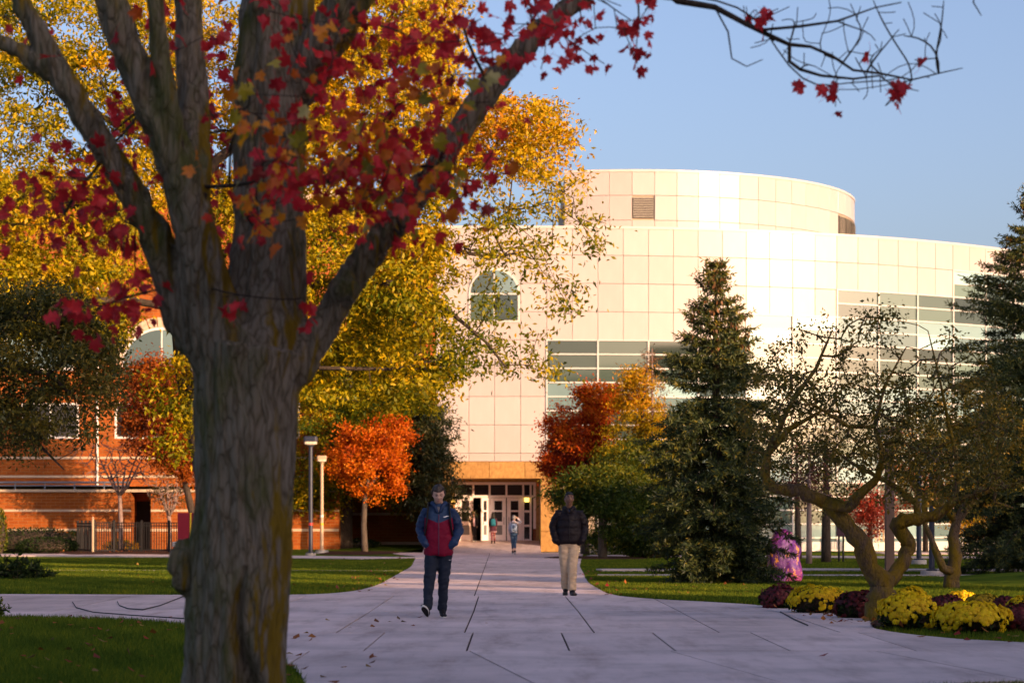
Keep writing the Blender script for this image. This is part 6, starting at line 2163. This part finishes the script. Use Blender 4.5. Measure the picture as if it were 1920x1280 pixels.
part('shirt', cloth('grey_cotton', (.22, .19, .19)), man1, lambda b: b.loft([(0, -.045, 1.36, .055, .075), (0, -.03, 1.46, .06, .075), (0, -.01, 1.515, .062, .065)], 14))
part('zip', mat('plum_zip', [(.10, .03, .07)], rough=.5), man1, lambda b: b.tube([(.002, -.150, .84), (.002, -.166, .95), (.002, -.166, 1.1), (.002, -.158, 1.25), (.002, -.142, 1.38)], .007, 6))
for s in (-1, 1):
    part('backpack_strap', black, man1, lambda b: b.tube([(s * .135, .09, 1.50), (s * .140, -.03, 1.525), (s * .145, -.115, 1.43), (s * .160, -.135, 1.28), (s * .185, -.10, 1.12), (s * .195, .02, 1.02)], [.026, .028, .028, .027, .022, .02], 8, flat=.45))
    part('trouser_pocket', ink, man1, lambda b: b.tube([(s * .165, -.06, .95), (s * .175, -.02, .86)], .012, 6))
bp1 = thing('backpack', 'dark backpack on the back of the man in the maroon jacket', 'backpack', tuple(man1.location))
part('pack', black, bp1, lambda b: b.loft([(0, .20, 1.0, .11, .06), (0, .21, 1.05, .13, .08), (0, .21, 1.3, .13, .08), (0, .20, 1.42, .10, .06)], 18, power=3.5))
part('pocket', black, bp1, lambda b: b.loft([(0, .29, 1.03, .09, .03), (0, .30, 1.2, .09, .03)], 14, power=3.5))
# swoosh on the chest and on the thigh
def swoosh(b, cx, cz, y, w, tilt=.0, curve=0.0):
    top = []; bot = []
    n_ = 14
    for i in range(n_ + 1):
        u = i / n_
        x = u * w
        lo_ = .42 * w * (1 - u) ** 2 * .55 + (-.13 * w) * math.exp(-((u - .22) / .24) ** 2) + .30 * w * u ** 1.25 - .02 * w
        hi_ = lo_ + .27 * w * math.sin(PI * min(1, u * 1.02)) ** .8 * (1 - u * .72)
        top.append((x, hi_)); bot.append((x, lo_))
    q = bot + top[::-1]
    k = len(q)
    def yy_(x): return y + curve * (cx + x) ** 2
    b.add([(cx + x, yy_(x), cz + z) for x, z in q], [(i, i + 1, k - 2 - i, k - 1 - i) for i in range(n_)])
logo_m = mat('white_print', [(.72, .70, .72)], rough=.6)
part('logo', logo_m, man1, lambda b: swoosh(b, .060, 1.335, -.173, .088, curve=1.6), False)
part('logo', logo_m, man1, lambda b: swoosh(b, .135, .765, -.108, .034), False)

# --- man in the black jacket and khaki trousers
sh = [(-.192, 0, 1.415), (.196, 0, 1.415)]; el = [(-.275, .04, 1.19), (.270, .05, 1.18)]; wr = [(-.232, -.09, .945), (.225, -.09, .94)]
hip = [(-.09, 0, .90), (.085, 0, .90)]; kn = [(-.075, .0, .50), (.060, -.10, .52)]; an = [(-.055, .10, .11), (.045, -.12, .085)]
J2 = dict(sh=sh, el=el, wr=wr, hip=hip, kn=kn, an=an, toe=[(-.10, -1, -.12), (.25, -1, 0)], sole=[(0, -.1, -1), (0, 0, -1)], pitch=R(-9), yaw=R(5), head=(.0, .0, 0),
          hand=[((.9, .4, -.25), (0, -1, 0), .3, 1), ((-.9, .4, -.25), (0, -1, 0), .3, -1)])
def crop_hair(x, y, z):
    if y < -.02: return z > .066
    return z > .0 if y < .03 else z > -.045
L2 = dict(skin=skin_dark, hair=hair_black, lips=lips_d, hairline=crop_hair, hair_grow=.011, hair_rough=.004, shoe=blk_r, sole=blk_r,
          legs=dict(mat=khaki, waist=1.0, hipw=.172, length=1.0, r=(.104, .100, .086, .080, .078)),
          jacket=dict(rings=[(0, 0, .895, .190, .140), (0, -.005, .93, .212, .160), (0, -.01, 1.05, .214, .165), (0, -.01, 1.2, .212, .160), (0, 0, 1.32, .208, .150), (0, .005, 1.39, .196, .130), (0, .01, 1.46, .148, .105), (0, .012, 1.52, .098, .09)],
                      mat=plumc, sleeve=plumc, cuff=.09, arm=(.084, .082, .076, .070, .060), wr=.012, quilt=.13))
man2, H2 = person('man in a black quilted jacket and khaki trousers walking on the right', 1067, 40.0, 1.81, .022, J2, L2)
part('collar', plumc, man2, lambda b: (b.tube([(-.09, .05, 1.50), (-.08, -.04, 1.525), (-.04, -.10, 1.50), (-.012, -.145, 1.42)], [.034, .036, .03, .016], 10), b.tube([(.09, .05, 1.50), (.08, -.04, 1.525), (.04, -.10, 1.50), (.012, -.145, 1.42)], [.034, .036, .03, .016], 10), b.tube([(-.10, .04, 1.49), (-.06, .085, 1.52), (.06, .085, 1.52), (.10, .04, 1.49)], .04, 10)))
part('shirt', cloth('blue_cotton', (.03, .09, .22)), man2, lambda b: b.loft([(0, -.055, 1.38, .05, .075), (0, -.035, 1.47, .055, .07), (0, -.01, 1.515, .058, .062)], 14))
part('zip', black, man2, lambda b: b.tube([(.002, -.150, .90), (.002, -.186, 1.0), (.002, -.186, 1.15), (.002, -.172, 1.3), (.002, -.155, 1.42)], .007, 6))

# --- woman at the open door, dark jacket over a pale top
def mid_hair(x, y, z):
    if y < -.03: return z > .068
    return z > -.09
sh = [(-.165, 0, 1.42), (.165, 0, 1.42)]
def ramp_z(Y): return .012 + (Y - 99) / 6.0 * .478 if Y > 99 else .03
J3 = dict(sh=sh, el=[(-.235, -.02, 1.17), (.20, .03, 1.15)], wr=[(-.20, -.22, 1.27), (.19, -.05, .93)], hip=[(-.08, 0, .90), (.08, 0, .90)], kn=[(-.05, -.08, .5), (.08, .01, .49)], an=[(-.01, -.12, .09), (.10, .10, .10)],
          toe=[(-.1, -1, 0), (.15, -1, -.1)], sole=[(0, 0, -1), (0, -.1, -1)], pitch=R(6), yaw=R(-15), hand=[((.2, -.3, .9), (0, -1, .2), .6, -1), ((0, -.1, -1), (1, 0, 0), .5, -1)])
slim_rings = [(0, 0, .88, .150, .105), (0, 0, .98, .155, .112), (0, -.01, 1.12, .140, .108), (0, -.01, 1.25, .155, .122), (0, .005, 1.36, .168, .108), (0, .01, 1.43, .13, .085), (0, .012, 1.49, .075, .07)]
L3 = dict(skin=skin_tan, hair=hair_black, lips=lips_p, hairline=mid_hair, hair_grow=.016, long_hair=.26, shoe=white_r, sole=white_r,
          legs=dict(mat=black, waist=.96, hipw=.158, length=.94, r=(.090, .084, .062, .052, .046)),
          jacket=dict(rings=slim_rings, mat=black, sleeve=black, arm=(.062, .058, .052, .046, .040)))
w3, H3 = person('woman with long dark hair stepping out at the open door in black', 888.5, 104.5, 1.40, .45, J3, L3)
part('top', cloth('pale_pink_cotton', (.50, .33, .35)), w3, lambda b: b.loft([(.01, -.05, .90, .08, .085), (.01, -.065, 1.1, .078, .082), (.01, -.075, 1.3, .082, .085), (0, -.055, 1.44, .05, .06)], 16))

# --- woman in a dark red outfit with a teal backpack, from behind
J4 = dict(sh=sh, el=[(-.205, .03, 1.16), (.205, .03, 1.16)], wr=[(-.18, -.05, .95), (.18, -.05, .95)], hip=[(-.08, 0, .90), (.08, 0, .90)], kn=[(-.075, -.02, .49), (.07, .03, .49)], an=[(-.085, -.02, .085), (.07, .12, .10)],
          toe=[(-.08, -1, 0), (.08, -1, -.1)], sole=[(0, 0, -1), (0, -.1, -1)], hand=[((.1, -.2, -1), (-1, 0, 0), .5, 1), ((-.1, -.2, -1), (1, 0, 0), .5, -1)])
plum = cloth('plum_coat', (.055, .012, .028)); wine = cloth('wine_leggings', (.14, .010, .025))
L4 = dict(skin=skin_tan, hair=hair_black, lips=lips_p, hairline=mid_hair, hair_grow=.018, long_hair=.22, shoe=blk_r, sole=blk_r,
          legs=dict(mat=wine, waist=.96, hipw=.150, length=.96, r=(.084, .074, .056, .050, .042)),
          jacket=dict(rings=[(0, 0, .66, .215, .15), (0, 0, .70, .215, .15), (0, 0, .85, .195, .14), (0, 0, 1.0, .165, .12)] + slim_rings[2:], mat=plum, sleeve=plum, arm=(.066, .062, .056, .052, .046)))
Y4 = 103.6
w4, H4 = person('woman in a plum coat and wine leggings walking in with a teal backpack', 924.5, Y4, 1.42, ramp_z(Y4), J4, L4, PI)
part('hem', cloth('pale_pink_hem', (.40, .25, .26)), w4, lambda b: b.loft([(0, 0, .645, .218, .152), (0, 0, .69, .219, .153)], 24, power=2.3))
def backpack(label, who, m, strap, s=1.0, accent=None):
    t = thing('backpack', label, 'backpack', tuple(who.location), who.rotation_euler.z, scale=who.scale[0])
    part('pack', m, t, lambda b: b.loft([(0, .17, 1.01, .13, .06), (0, .185, 1.03, .155, .085), (0, .19, 1.2, .155, .09), (0, .185, 1.36, .14, .08), (0, .175, 1.42, .09, .05)], 22, power=3))
    part('pocket', m, t, lambda b: b.loft([(0, .28, 1.04, .10, .03), (0, .285, 1.08, .115, .04), (0, .285, 1.18, .115, .04), (0, .275, 1.22, .09, .02)], 18, power=3))
    part('handle', strap, t, lambda b: b.tube([(-.035, .17, 1.41), (-.03, .17, 1.46), (.03, .17, 1.46), (.035, .17, 1.41)], .010, 6))
    for q in (-1, 1):
        part('strap', strap, t, lambda b: b.tube([(q * .10, .15, 1.41), (q * .115, .06, 1.475), (q * .12, -.06, 1.45), (q * .125, -.135, 1.32), (q * .14, -.10, 1.15), (q * .14, .12, 1.06)], [.024, .026, .026, .024, .018, .016], 8, flat=.5))
    if accent:
        part('cord', accent, t, lambda b: (b.tube([(-.06, .325, 1.07), (.06, .325, 1.16), (-.06, .32, 1.24), (.05, .29, 1.32)], .009, 6), b.tube([(.06, .325, 1.07), (-.06, .325, 1.16), (.06, .32, 1.24), (-.05, .29, 1.32)], .009, 6)))
    return t
backpack('teal backpack worn by the woman in the plum coat', w4, cloth('teal_canvas', (.012, .12, .17)), black)

# --- woman in white with a pale blue backpack, hand raised to her head
J5 = dict(sh=sh, el=[(-.315, .02, 1.50), (.215, .03, 1.17)], wr=[(-.175, .015, 1.66), (.19, -.06, .97)], hip=[(-.08, 0, .90), (.08, 0, .90)], kn=[(-.06, .02, .49), (.065, -.04, .50)], an=[(-.05, .12, .11), (.05, -.06, .085)],
          toe=[(.0, -1, -.12), (.1, -1, 0)], sole=[(0, -.1, -1), (0, 0, -1)], pitch=R(4), hand=[((.75, .05, .55), (0, -.3, 1), .5, 1), ((-.1, -.2, -1), (1, 0, 0), .5, -1)])
grey_h = mat('grey_scarf', [(.13, .12, .12), (.34, .31, .30)], scale=26, rough=.8)
L5 = dict(skin=skin_pale, hair=grey_h, lips=lips_p, hairline=mid_hair, hair_grow=.020, shoe=white_r, sole=white_r,
          legs=dict(mat=denim, waist=.96, hipw=.160, length=.60, r=(.092, .084, .062, .054, .050)),
          jacket=dict(rings=slim_rings, mat=cloth('white_cotton', (.62, .54, .56)), sleeve=cloth('white_sleeve', (.62, .54, .56)), arm=(.066, .062, .056, .050, .044)))
Y5 = 93.6
w5, H5 = person('woman in white top and blue jeans with a raised arm walking in', 963.5, Y5, 1.60, .022, J5, L5, PI)
part('hood', cloth('white_hood', (.60, .52, .54)), w5, lambda b: b.tube([(-.10, .03, 1.48), (-.06, .12, 1.49), (.06, .12, 1.49), (.10, .03, 1.48)], [.04, .055, .055, .04], 10))
part('tied_jumper', denim, w5, lambda b: (b.loft([(0, 0, .84, .172, .135), (0, 0, .93, .175, .14), (0, 0, .99, .165, .13)], 20), b.tube([(.05, -.13, .93), (.06, -.15, .75)], .03, 8)))
backpack('pale blue backpack with dark cords worn by the woman in white', w5, cloth('pale_blue_canvas', (.36, .44, .55)), black, accent=black)
